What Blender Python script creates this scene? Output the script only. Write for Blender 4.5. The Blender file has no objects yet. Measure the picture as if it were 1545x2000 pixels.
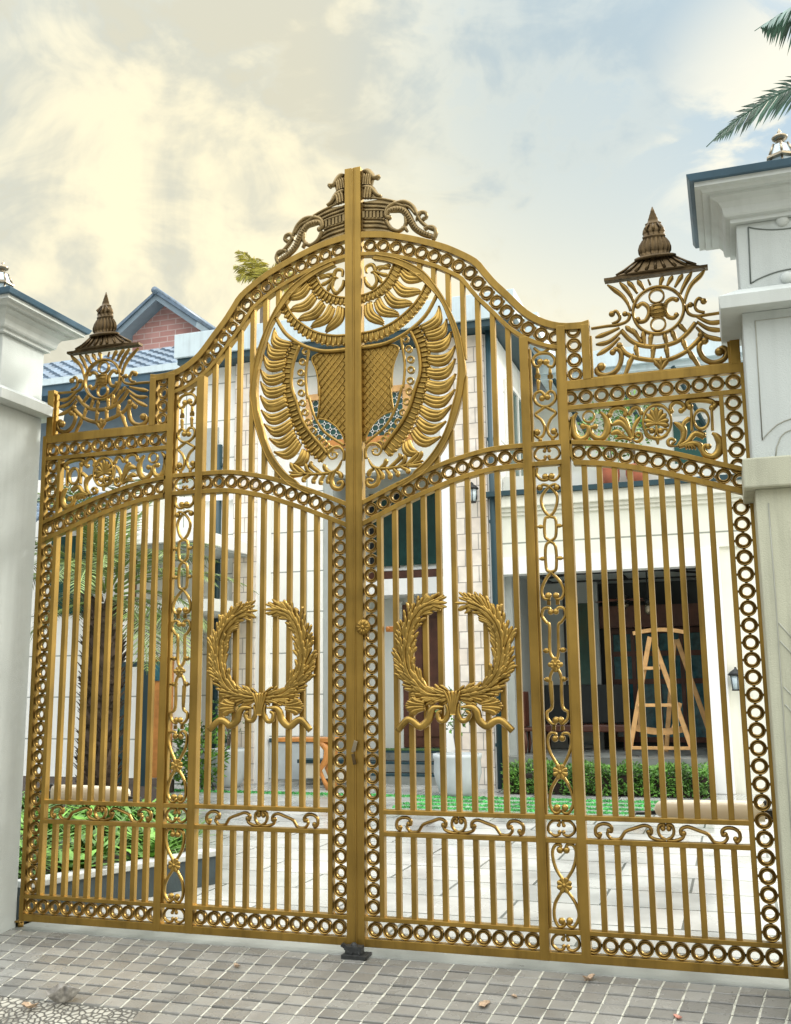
# Ornate golden double gate between two plaster pillars, with a villa courtyard behind it.
# Units are metres; the gate's front face lies in the plane y = 0, x runs along it, z is up.
import bpy, math, random
from mathutils import Vector, Matrix, noise

random.seed(7)
scn = bpy.context.scene
col = scn.collection
R = math.radians

WS = [1.0, 1.0]   # line weight and ball size of the cast scrollwork
# ------------------------------------------------------------------ mesh builder
class MB:
    def __init__(s): s.v = []; s.f = []; s.sm = []
    def add(s, verts, faces, smooth=False):
        o = len(s.v); s.v += [tuple(v) for v in verts]
        for f in faces: s.f.append(tuple(i + o for i in f)); s.sm.append(smooth)
    def box(s, x0, x1, y0, y1, z0, z1):
        s.add([(x0,y0,z0),(x1,y0,z0),(x1,y1,z0),(x0,y1,z0),(x0,y0,z1),(x1,y0,z1),(x1,y1,z1),(x0,y1,z1)],
              [(0,3,2,1),(4,5,6,7),(0,1,5,4),(1,2,6,5),(2,3,7,6),(3,0,4,7)])
    def hexa(s, p):  # eight corners, bottom ring then top ring
        s.add(p, [(0,3,2,1),(4,5,6,7),(0,1,5,4),(1,2,6,5),(2,3,7,6),(3,0,4,7)])
    def beam(s, a, b, w, d):  # square bar between two points
        a = Vector(a); b = Vector(b); t = (b - a).normalized()
        up = Vector((0,0,1)) if abs(t.z) < .9 else Vector((0,1,0))
        n = t.cross(up).normalized() * (w/2); m = t.cross(n).normalized() * (d/2)
        s.hexa([a-n-m, a+n-m, a+n+m, a-n+m, b-n-m, b+n-m, b+n+m, b-n+m])
    def prism(s, poly, y0, y1):  # polygon in x,z extruded along y
        n = len(poly)
        s.add([(x,y0,z) for x,z in poly] + [(x,y1,z) for x,z in poly],
              [tuple(range(n)), tuple(range(2*n-1, n-1, -1))] + [(i,(i+1)%n+0,(i+1)%n+n,i+n)[::-1] for i in range(n)])
    def slab(s, poly, z0, z1):   # polygon in x,y extruded along z
        n = len(poly)
        s.add([(x,y,z0) for x,y in poly] + [(x,y,z1) for x,y in poly],
              [tuple(range(n-1,-1,-1)), tuple(range(n, 2*n))] + [(i,(i+1)%n,(i+1)%n+n,i+n) for i in range(n)])
    def strip(s, A, B, y0, y1):  # band between two curves of equal length in x,z
        n = len(A)
        vs = [(x,y0,z) for x,z in A] + [(x,y0,z) for x,z in B] + [(x,y1,z) for x,z in A] + [(x,y1,z) for x,z in B]
        fs = []
        for i in range(n-1):
            fs += [(i,i+1,n+i+1,n+i), (2*n+i,3*n+i,3*n+i+1,2*n+i+1), (i,2*n+i,2*n+i+1,i+1), (n+i,n+i+1,3*n+i+1,3*n+i)]
        fs += [(0,n,3*n,2*n), (n-1,3*n-1,4*n-1,2*n-1)]
        s.add(vs, fs)
    def tube(s, pts, rad, segs=8, cap=True):
        pts = [Vector(p) for p in pts]; n = len(pts)
        if not hasattr(rad, '__len__'): rad = [rad]*n
        vs = []; prev = None
        for i, p in enumerate(pts):
            t = (pts[min(i+1,n-1)] - pts[max(i-1,0)])
            t = t.normalized() if t.length > 1e-9 else Vector((0,0,1))
            if prev is None:
                a = Vector((0,1,0)) if abs(t.y) < .9 else Vector((1,0,0))
                u = t.cross(a).normalized()
            else:
                u = (prev - t*prev.dot(t)); u = u.normalized() if u.length > 1e-6 else t.orthogonal().normalized()
            prev = u; w = t.cross(u)
            for k in range(segs):
                a = 2*math.pi*k/segs
                vs.append(p + (u*math.cos(a) + w*math.sin(a))*rad[i])
        fs = [(i*segs+k, i*segs+(k+1)%segs, (i+1)*segs+(k+1)%segs, (i+1)*segs+k) for i in range(n-1) for k in range(segs)]
        if cap: fs += [tuple(range(segs-1,-1,-1)), tuple(range((n-1)*segs, n*segs))]
        s.add(vs, fs, True)
    def lathe(s, prof, c=(0,0,0), segs=20, ys=1.0, flutes=None, smooth=True):  # (r,z) profile about a vertical axis
        vs = []; n = len(prof)
        for j, (r, z) in enumerate(prof):
            for k in range(segs):
                a = 2*math.pi*k/segs; q = r
                if flutes and flutes[0] <= j <= flutes[1]: q = r*(1 - flutes[3]*abs(math.cos(a*flutes[2]/2)))
                vs.append((c[0] + q*math.cos(a), c[1] + q*math.sin(a)*ys, c[2] + z))
        fs = [(i*segs+k, i*segs+(k+1)%segs, (i+1)*segs+(k+1)%segs, (i+1)*segs+k) for i in range(n-1) for k in range(segs)]
        fs += [tuple(range(segs-1,-1,-1)), tuple(range((n-1)*segs, n*segs))]
        s.add(vs, fs, smooth)
    def ring(s, cx, cz, prof, segs=28, ax=1.0, az=1.0):  # (r,y) profile about a y axis
        vs = []; n = len(prof)
        for k in range(segs):
            a = 2*math.pi*k/segs
            for r, y in prof: vs.append((cx + r*ax*math.cos(a), y, cz + r*az*math.sin(a)))
        fs = [(k*n+j, ((k+1)%segs)*n+j, ((k+1)%segs)*n+(j+1)%n, k*n+(j+1)%n) for k in range(segs) for j in range(n)]
        s.add(vs, fs, True)
    def ball(s, c, r, ys=.8, segs=10, rings=6):
        vs = [(c[0],c[1],c[2]+r)]
        for j in range(1, rings):
            b = math.pi*j/rings
            for k in range(segs):
                a = 2*math.pi*k/segs
                vs.append((c[0]+r*math.sin(b)*math.cos(a), c[1]+r*ys*math.sin(b)*math.sin(a), c[2]+r*math.cos(b)))
        vs.append((c[0],c[1],c[2]-r)); L = len(vs)-1
        fs = [(0,1+(k+1)%segs,1+k)[::-1] for k in range(segs)]
        for j in range(rings-2):
            for k in range(segs):
                a = 1+j*segs+k; b = 1+j*segs+(k+1)%segs; fs.append((a,a+segs,b+segs,b))
        fs += [(L,1+(rings-2)*segs+k,1+(rings-2)*segs+(k+1)%segs)[::-1] for k in range(segs)]
        s.add(vs, fs, True)
    def stroke(s, pts, w0, w1=None, b0=0, b1=0, yc=.032, d=.024, sub=5):
        # a swelling cast-iron line in the gate plane: pts in mm, widths in mm, balls at its ends
        if w1 is None: w1 = w0
        P = smooth([(x/1000., z/1000.) for x, z in pts], sub); n = len(P)
        sec = [(-1,.1),(-.72,-.62),(0,-1),(.72,-.62),(1,.1),(.5,.9),(-.5,.9)]
        m = len(sec); vs = []
        for i in range(n):
            x, z = P[i]; q = P[min(i+1,n-1)]; p = P[max(i-1,0)]
            tx, tz = q[0]-p[0], q[1]-p[1]; l = math.hypot(tx,tz) or 1; nx, nz = -tz/l, tx/l
            t = i/(n-1); w = (w0 + (w1-w0)*t)/2000.*WS[0]
            if w1 > w0*1.3 and not b1: w *= min(1, max(.12, ((1-t)/.28))**.6)
            if w0 > w1*1.3 and not b0: w *= min(1, max(.12, (t/.28))**.6)
            dd = d/2 if w > .006 else d*.35
            for a, b in sec: vs.append((x+nx*w*a, yc+dd*b, z+nz*w*a))
        fs = [(i*m+k, i*m+(k+1)%m, (i+1)*m+(k+1)%m, (i+1)*m+k) for i in range(n-1) for k in range(m)]
        fs += [tuple(range(m)), tuple(range((n-1)*m, n*m))]
        s.add(vs, fs, True)
        if b0: s.ball((P[0][0], yc-.002, P[0][1]), b0/1000.*WS[1], .9)
        if b1: s.ball((P[-1][0], yc-.002, P[-1][1]), b1/1000.*WS[1], .9)
    def strokes(s, L, dx=0, dz=0, mirror=None, **k):
        for w0, w1, b0, b1, pts in L:
            s.stroke([(x+dx, z+dz) for x, z in pts], w0, w1, b0, b1, **k)
            if mirror is not None: s.stroke([(2*mirror-x+dx, z+dz) for x, z in pts], w0, w1, b0, b1, **k)
    def leafquad(s, c, d, n, L, W):  # a folded leaf blade
        d = Vector(d).normalized(); n = Vector(n); w = d.cross(n); w = w.normalized() if w.length > 1e-6 else d.orthogonal().normalized()
        u = w.cross(d); c = Vector(c)
        s.add([c, c+d*L*.45+w*W*.5+u*W*.15, c+d*L, c+d*L*.45-w*W*.5+u*W*.15, c+d*L*.5-u*W*.05],
              [(0,1,4),(1,2,4),(2,3,4),(3,0,4)])

def smooth(P, sub=5):  # Catmull-Rom through the points
    n = len(P)
    if n < 3 or sub < 2: return list(P)
    out = []
    for i in range(n-1):
        p0 = P[max(i-1,0)]; p1 = P[i]; p2 = P[i+1]; p3 = P[min(i+2,n-1)]
        for k in range(sub):
            t = k/sub
            out.append(tuple(.5*((2*b) + (-a+c)*t + (2*a-5*b+4*c-e)*t*t + (-a+3*b-3*c+e)*t**3) for a,b,c,e in zip(p0,p1,p2,p3)))
    out.append(tuple(P[-1])); return out
def offset(P, d):  # shift a left-to-right curve down its normal
    out = []; n = len(P)
    for i in range(n):
        q = P[min(i+1,n-1)]; p = P[max(i-1,0)]; tx, tz = q[0]-p[0], q[1]-p[1]; l = math.hypot(tx,tz)
        out.append((P[i][0]+tz/l*d, P[i][1]-tx/l*d))
    return out
def clipx(P, x0, x1):  # part of a curve between two x values
    out = []
    def at(x):
        for a, b in zip(P, P[1:]):
            if a[0] <= x <= b[0] and b[0] > a[0]:
                t = (x-a[0])/(b[0]-a[0]); return (x, a[1]+(b[1]-a[1])*t)
        return (x, P[0][1] if x < P[0][0] else P[-1][1])
    return [at(x0)] + [p for p in P if x0 < p[0] < x1] + [at(x1)]
def zat(P, x): return clipx(P, x, x+1e-6)[0][1]
def resample(P, n):
    L = [0]
    for a, b in zip(P, P[1:]): L.append(L[-1] + math.dist(a, b))
    out = []; j = 0
    for k in range(n):
        s = L[-1]*k/(n-1)
        while j < len(L)-2 and L[j+1] < s: j += 1
        t = (s-L[j])/((L[j+1]-L[j]) or 1); out.append(tuple(a+(b-a)*t for a,b in zip(P[j],P[j+1])))
    return out
def M(L): return [(x/1000., z/1000.) for x, z in L]

# ------------------------------------------------------------------ objects
def tag(o, label=None, cat=None, group=None, kind=None):
    if label: o['label'] = label
    if cat: o['category'] = cat
    if group: o['group'] = group
    if kind: o['kind'] = kind
    return o
def obj(name, mb, mat, parent=None, bevel=0, autosmooth=False):
    me = bpy.data.meshes.new(name); me.from_pydata(mb.v, [], mb.f)
    me.polygons.foreach_set('use_smooth', mb.sm); me.update()
    me.materials.append(mat)
    o = bpy.data.objects.new(name, me); col.objects.link(o)
    if parent:
        o.parent = parent
        off = Vector((0,0,0)); q = parent
        while q: off += q.location; q = q.parent
        o.location = -off
    if bevel:
        b = o.modifiers.new('edge', 'BEVEL'); b.width = bevel; b.segments = 2; b.limit_method = 'ANGLE'; b.angle_limit = R(50)
    return o
def empty(name, loc, label, cat, group=None):
    o = bpy.data.objects.new(name, None); col.objects.link(o); o.location = loc
    return tag(o, label, cat, group)
def kids(o): return list(o.children)
def copy_tree(o, parent=None, skip=()):
    c = o.copy(); col.objects.link(c)
    if parent: c.parent = parent
    for k in kids(o):
        if k.name.split('.')[0] in skip: continue
        copy_tree(k, c, skip)
    return c

# ------------------------------------------------------------------ materials
def mat(name, base, rough=.6, metal=0.0, var=.12, scale=6.0, bump=0.0, bscale=60.0, rvar=.1, spec=.5, detail=6, dark=None, island=0.0, streak=0.0):
    m = bpy.data.materials.new(name); m.use_nodes = True; nt = m.node_tree; N = nt.nodes; L = nt.links
    b = N['Principled BSDF']; b.inputs['Metallic'].default_value = metal
    b.inputs['Specular IOR Level'].default_value = spec
    tc = N.new('ShaderNodeTexCoord')
    n1 = N.new('ShaderNodeTexNoise'); n1.inputs['Scale'].default_value = scale; n1.inputs['Detail'].default_value = detail
    L.new(tc.outputs['Object'], n1.inputs['Vector'])
    mix = N.new('ShaderNodeMix'); mix.data_type = 'RGBA'
    lo = tuple(max(0, c*(1-var)) for c in base) if dark is None else dark
    hi = tuple(min(1, c*(1+var)) for c in base)
    mix.inputs['A'].default_value = (*lo, 1); mix.inputs['B'].default_value = (*hi, 1)
    rp = N.new('ShaderNodeMapRange'); rp.inputs['From Min'].default_value = .3; rp.inputs['From Max'].default_value = .7
    L.new(n1.outputs['Fac'], rp.inputs['Value']); L.new(rp.outputs['Result'], mix.inputs['Factor'])
    out = mix.outputs['Result']
    if island:
        g = N.new('ShaderNodeNewGeometry'); hs = N.new('ShaderNodeHueSaturation')
        mr = N.new('ShaderNodeMapRange'); mr.inputs['To Min'].default_value = 1-island; mr.inputs['To Max'].default_value = 1+island
        L.new(g.outputs['Random Per Island'], mr.inputs['Value']); L.new(mr.outputs['Result'], hs.inputs['Value']); L.new(out, hs.inputs['Color']); out = hs.outputs['Color']
    if streak:   # weathering runs down the face
        mp = N.new('ShaderNodeMapping'); mp.inputs['Scale'].default_value = (7, 7, .55); L.new(tc.outputs['Object'], mp.inputs['Vector'])
        ns = N.new('ShaderNodeTexNoise'); ns.inputs['Scale'].default_value = 1.6; ns.inputs['Detail'].default_value = 7; ns.inputs['Roughness'].default_value = .6; L.new(mp.outputs['Vector'], ns.inputs['Vector'])
        ms = N.new('ShaderNodeMapRange'); ms.inputs['From Min'].default_value = .48; ms.inputs['From Max'].default_value = .74; ms.inputs['To Min'].default_value = 1; ms.inputs['To Max'].default_value = 1-streak
        L.new(ns.outputs['Fac'], ms.inputs['Value'])
        h2 = N.new('ShaderNodeHueSaturation'); L.new(ms.outputs['Result'], h2.inputs['Value']); L.new(out, h2.inputs['Color']); out = h2.outputs['Color']
    L.new(out, b.inputs['Base Color'])
    r2 = N.new('ShaderNodeMapRange'); r2.inputs['To Min'].default_value = max(.03, rough-rvar); r2.inputs['To Max'].default_value = min(1, rough+rvar)
    L.new(n1.outputs['Fac'], r2.inputs['Value']); L.new(r2.outputs['Result'], b.inputs['Roughness'])
    if bump:
        n2 = N.new('ShaderNodeTexNoise'); n2.inputs['Scale'].default_value = bscale; n2.inputs['Detail'].default_value = 4
        L.new(tc.outputs['Object'], n2.inputs['Vector'])
        bp = N.new('ShaderNodeBump'); bp.inputs['Strength'].default_value = bump; bp.inputs['Distance'].default_value = .01
        L.new(n2.outputs['Fac'], bp.inputs['Height']); L.new(bp.outputs['Normal'], b.inputs['Normal'])
    return m
def courses(name, a, bcol, mortar, w, h, msize=.012, rough=.75, axes='xz', bumpy=.5, off=.5, rvar=.1, wet=None, noise_amt=.25, nscale=5):
    # coursed masonry, paving or grooved render: brick texture on real-world coordinates
    m = bpy.data.materials.new(name); m.use_nodes = True; nt = m.node_tree; N = nt.nodes; L = nt.links
    b = N['Principled BSDF']
    tc = N.new('ShaderNodeTexCoord'); sp = N.new('ShaderNodeSeparateXYZ'); cb = N.new('ShaderNodeCombineXYZ')
    L.new(tc.outputs['Object'], sp.inputs['Vector'])
    L.new(sp.outputs[axes[0].upper()], cb.inputs['X']); L.new(sp.outputs[axes[1].upper()], cb.inputs['Y'])
    br = N.new('ShaderNodeTexBrick'); br.inputs['Scale'].default_value = 1.0
    br.inputs['Brick Width'].default_value = w; br.inputs['Row Height'].default_value = h
    br.inputs['Mortar Size'].default_value = msize; br.inputs['Mortar Smooth'].default_value = .1; br.offset = off
    br.inputs['Color1'].default_value = (*a, 1); br.inputs['Color2'].default_value = (*bcol, 1); br.inputs['Mortar'].default_value = (*mortar, 1)
    L.new(cb.outputs['Vector'], br.inputs['Vector'])
    n1 = N.new('ShaderNodeTexNoise'); n1.inputs['Scale'].default_value = nscale; n1.inputs['Detail'].default_value = 8; L.new(tc.outputs['Object'], n1.inputs['Vector'])
    mr = N.new('ShaderNodeMapRange'); mr.inputs['From Min'].default_value = .25; mr.inputs['From Max'].default_value = .75
    mr.inputs['To Min'].default_value = 1-noise_amt; mr.inputs['To Max'].default_value = 1+noise_amt*.6
    L.new(n1.outputs['Fac'], mr.inputs['Value'])
    hs = N.new('ShaderNodeHueSaturation'); L.new(br.outputs['Color'], hs.inputs['Color']); L.new(mr.outputs['Result'], hs.inputs['Value'])
    L.new(hs.outputs['Color'], b.inputs['Base Color'])
    r2 = N.new('ShaderNodeMapRange'); r2.inputs['From Min'].default_value = .35; r2.inputs['From Max'].default_value = .65
    r2.inputs['To Min'].default_value = wet if wet is not None else max(.05, rough-rvar); r2.inputs['To Max'].default_value = rough
    n3 = N.new('ShaderNodeTexNoise'); n3.inputs['Scale'].default_value = .8; n3.inputs['Detail'].default_value = 5; L.new(tc.outputs['Object'], n3.inputs['Vector'])
    L.new(n3.outputs['Fac'], r2.inputs['Value']); L.new(r2.outputs['Result'], b.inputs['Roughness'])
    ad = N.new('ShaderNodeMath'); ad.operation = 'MULTIPLY_ADD'; ad.inputs[1].default_value = -1.0
    L.new(br.outputs['Fac'], ad.inputs[0])
    sc = N.new('ShaderNodeMath'); sc.operation = 'MULTIPLY'; sc.inputs[1].default_value = .35; L.new(n1.outputs['Fac'], sc.inputs[0]); L.new(sc.outputs[0], ad.inputs[2])
    bp = N.new('ShaderNodeBump'); bp.inputs['Strength'].default_value = bumpy; bp.inputs['Distance'].default_value = .012
    L.new(ad.outputs[0], bp.inputs['Height']); L.new(bp.outputs['Normal'], b.inputs['Normal'])
    return m

GOLD  = mat('gold_paint', (.30,.188,.042), .42, .86, .22, 3.0, .06, 220, .12, streak=.38)
GOLD.node_tree.nodes['Principled BSDF'].inputs['Coat Weight'].default_value = .06; GOLD.node_tree.nodes['Principled BSDF'].inputs['Coat Roughness'].default_value = .18
CAST  = mat('antique_cast_gold', (.235,.146,.038), .34, .86, .40, 9.0, .12, 160, .12)
ORN   = mat('cast_gold_scrollwork', (.31,.20,.050), .34, .87, .32, 9.0, .12, 160, .12)
SPIRE = mat('dark_bronze', (.075,.05,.022), .36, .80, .4, 14.0, .1, 160, .12)
CHROME= mat('lamp_metal', (.30,.26,.19), .3, .9, .2, 12)
PLAST = mat('pillar_plaster', (.46,.505,.50), .85, 0, .06, 2.5, .35, 190, .05, streak=.09)
PLAST2= mat('pillar_smooth_trim', (.48,.52,.51), .75, 0, .06, 2.0, .1, 150, .05, streak=.10)
PLAST3= mat('olive_plaster', (.40,.41,.32), .9, 0, .12, 2.2, .35, 190, .05, streak=.28)  # more olive plaster tone for the right pillar's shaft and lower band
GROOVE2=mat('shallow_groove', (.30,.31,.27), .9)
GROOVE= mat('groove_line', (.12,.14,.13), .9)
COPING= mat('blue_glazed_coping', (.045,.10,.15), .4, 0, .2, 5, .05, 60)
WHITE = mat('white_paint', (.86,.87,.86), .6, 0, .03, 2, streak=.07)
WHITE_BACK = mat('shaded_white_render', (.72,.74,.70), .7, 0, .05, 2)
CREAM = mat('cream_render', (.80,.80,.71), .75, 0, .05, 1.5, .1, 120, streak=.14)
PANEL = courses('white_panel_cladding', (.82,.83,.79), (.84,.85,.82), (.30,.33,.31), 2.4, .72, .012, .6, 'xz', .3, .0, noise_amt=.05)
SIDEP = courses('white_side_panels', (.80,.82,.80), (.84,.85,.83), (.34,.37,.36), 3.0, .95, .012, .6, 'yz', .3, .0, noise_amt=.05)
CREAMG= courses('cream_grooved_render', (.78,.79,.69), (.81,.82,.73), (.30,.32,.27), 40., .55, .014, .7, 'xz', .3, .0, noise_amt=.05)
STONE = courses('cut_stone_blocks', (.74,.66,.58), (.80,.75,.68), (.36,.33,.30), .36, .27, .008, .85, 'xz', .7, .37, noise_amt=.22)
BRICKW= courses('pink_brick', (.43,.22,.20), (.50,.28,.26), (.55,.42,.40), .5, .16, .015, .9, 'xz', .4, .5, noise_amt=.3, nscale=1.5)
TILE  = mat('glazed_roof_tile', (.10,.15,.21), .42, 0, .25, 6, island=.15)
FASCIA2= mat('grey_barge_board', (.16,.22,.27), .6, 0, .1)
FASCIA= mat('pale_blue_fascia', (.55,.66,.72), .6, 0, .05, streak=.15)
SOFFIT= mat('dark_teal_trim', (.014,.048,.062), .5, 0, .1)
SOFFITW=mat('slatted_soffit', (.10,.06,.09), .6)
GLASS = mat('dark_green_glass', (.02,.075,.065), .08, 0, .3, 2, rvar=.03, spec=.7)
GLASS2= mat('teal_curtained_glass', (.03,.13,.16), .1, 0, .4, 8, rvar=.03)
TIMBER= mat('dark_timber', (.10,.035,.02), .45, 0, .35, 4, .1, 40)
ORANGE= mat('varnished_timber', (.50,.21,.05), .45, 0, .25, 6, .1, 60)
PINE  = mat('pale_pine', (.62,.36,.14), .55, 0, .2, 8, .1, 60)
BLACK = mat('black_metal', (.015,.017,.018), .45, .2, .2)
RUBBER= mat('dirty_black_iron', (.02,.022,.022), .6, .1, .5, 40, .4, 90)
BEIGE = mat('beige_plastic_cover', (.62,.55,.42), .45, 0, .06, 3)
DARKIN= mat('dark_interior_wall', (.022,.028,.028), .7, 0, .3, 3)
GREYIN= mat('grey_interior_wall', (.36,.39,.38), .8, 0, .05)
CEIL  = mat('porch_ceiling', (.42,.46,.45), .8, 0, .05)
POTG  = mat('grey_planter', (.50,.55,.57), .6, 0, .08, 5)
TERRA = mat('terracotta', (.42,.13,.07), .75, 0, .2, 8)
SOIL  = mat('soil', (.035,.024,.018), .95, 0, .4, 20, .6, 40)
GAP   = mat('dark_joint_soil', (.035,.033,.028), .95, 0, .4, 30, .5, 60)
KERBM = mat('kerb_stone', (.35,.37,.36), .7, 0, .15, 4, .2, 60)
KERBD = mat('dark_slate_kerb_face', (.014,.028,.032), .5, 0, .35, 8, .2, 40)
LEAF  = mat('hedge_leaf', (.075,.19,.022), .45, 0, .5, 3, island=.65)
LEAFY = mat('bright_plant_leaf', (.10,.22,.035), .45, 0, .45, 2, island=.6)
LEAFP = mat('palm_leaf', (.13,.19,.05), .45, 0, .45, 2, island=.55)
LEAFD = mat('coconut_leaf', (.06,.13,.10), .4, 0, .4, 2, island=.5)
LEAFG = mat('sunlit_palm_leaf', (.40,.36,.05), .5, 0, .4, 2, island=.5)
BARK  = mat('palm_bark', (.075,.052,.036), .9, 0, .5, 9, .8, 25, island=.5)
WOODY = mat('grey_bark', (.16,.13,.10), .9, 0, .3, 9, .5, 40)
SETT  = mat('granite_sett', (.20,.20,.185), .27, 0, .14, 5, .25, 110, .12, island=.22)
JOINT = mat('pale_sett_mortar', (.47,.47,.40), .9, 0, .25, 30, .5, 120)
DRYLEAF=mat('dry_brown_leaf', (.38,.28,.19), .7, 0, .4, 30, .4, 60)
GREYLF= mat('grey_dry_leaf', (.27,.26,.24), .75, 0, .5, 25, .4, 60)
PINKLF= mat('reddish_dry_leaf', (.42,.20,.15), .7, 0, .3, 30)
GRASS = mat('grass_blade', (.07,.38,.09), .6, 0, .45, 6, island=.6)
MATG  = mat('green_doormat', (.08,.16,.05), .95, 0, .3, 40)
CONC  = mat('wet_threshold_concrete', (.20,.215,.20), .34, 0, .35, 2.2, .15, 70, .25)
GROUND= mat('open_ground', (.20,.19,.16), .9, 0, .2, .5)
PAVE  = courses('wet_courtyard_paving', (.36,.375,.36), (.43,.435,.415), (.12,.13,.12), 1.25, .62, .012, .45, 'xy', .25, .5, wet=.03, noise_amt=.42, nscale=1.3)
def cobble_mat():
    m = mat('street_cobble', (.34,.33,.28), .8, 0, .3, 4); nt = m.node_tree; N = nt.nodes; L = nt.links; b = N['Principled BSDF']
    tc = N.new('ShaderNodeTexCoord'); vo = N.new('ShaderNodeTexVoronoi'); vo.feature = 'DISTANCE_TO_EDGE'; vo.inputs['Scale'].default_value = 26
    L.new(tc.outputs['Object'], vo.inputs['Vector'])
    mr = N.new('ShaderNodeMapRange'); mr.inputs['From Max'].default_value = .16; L.new(vo.outputs['Distance'], mr.inputs['Value'])
    mx = N.new('ShaderNodeMix'); mx.data_type = 'RGBA'; mx.inputs['A'].default_value = (.07,.065,.055,1)
    src = b.inputs['Base Color'].links[0].from_socket; L.new(src, mx.inputs['B']); L.new(mr.outputs['Result'], mx.inputs['Factor']); L.new(mx.outputs['Result'], b.inputs['Base Color'])
    bp = N.new('ShaderNodeBump'); bp.inputs['Strength'].default_value = .9; bp.inputs['Distance'].default_value = .012
    L.new(mr.outputs['Result'], bp.inputs['Height']); L.new(bp.outputs['Normal'], b.inputs['Normal'])
    return m
COBBLE = cobble_mat()

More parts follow.
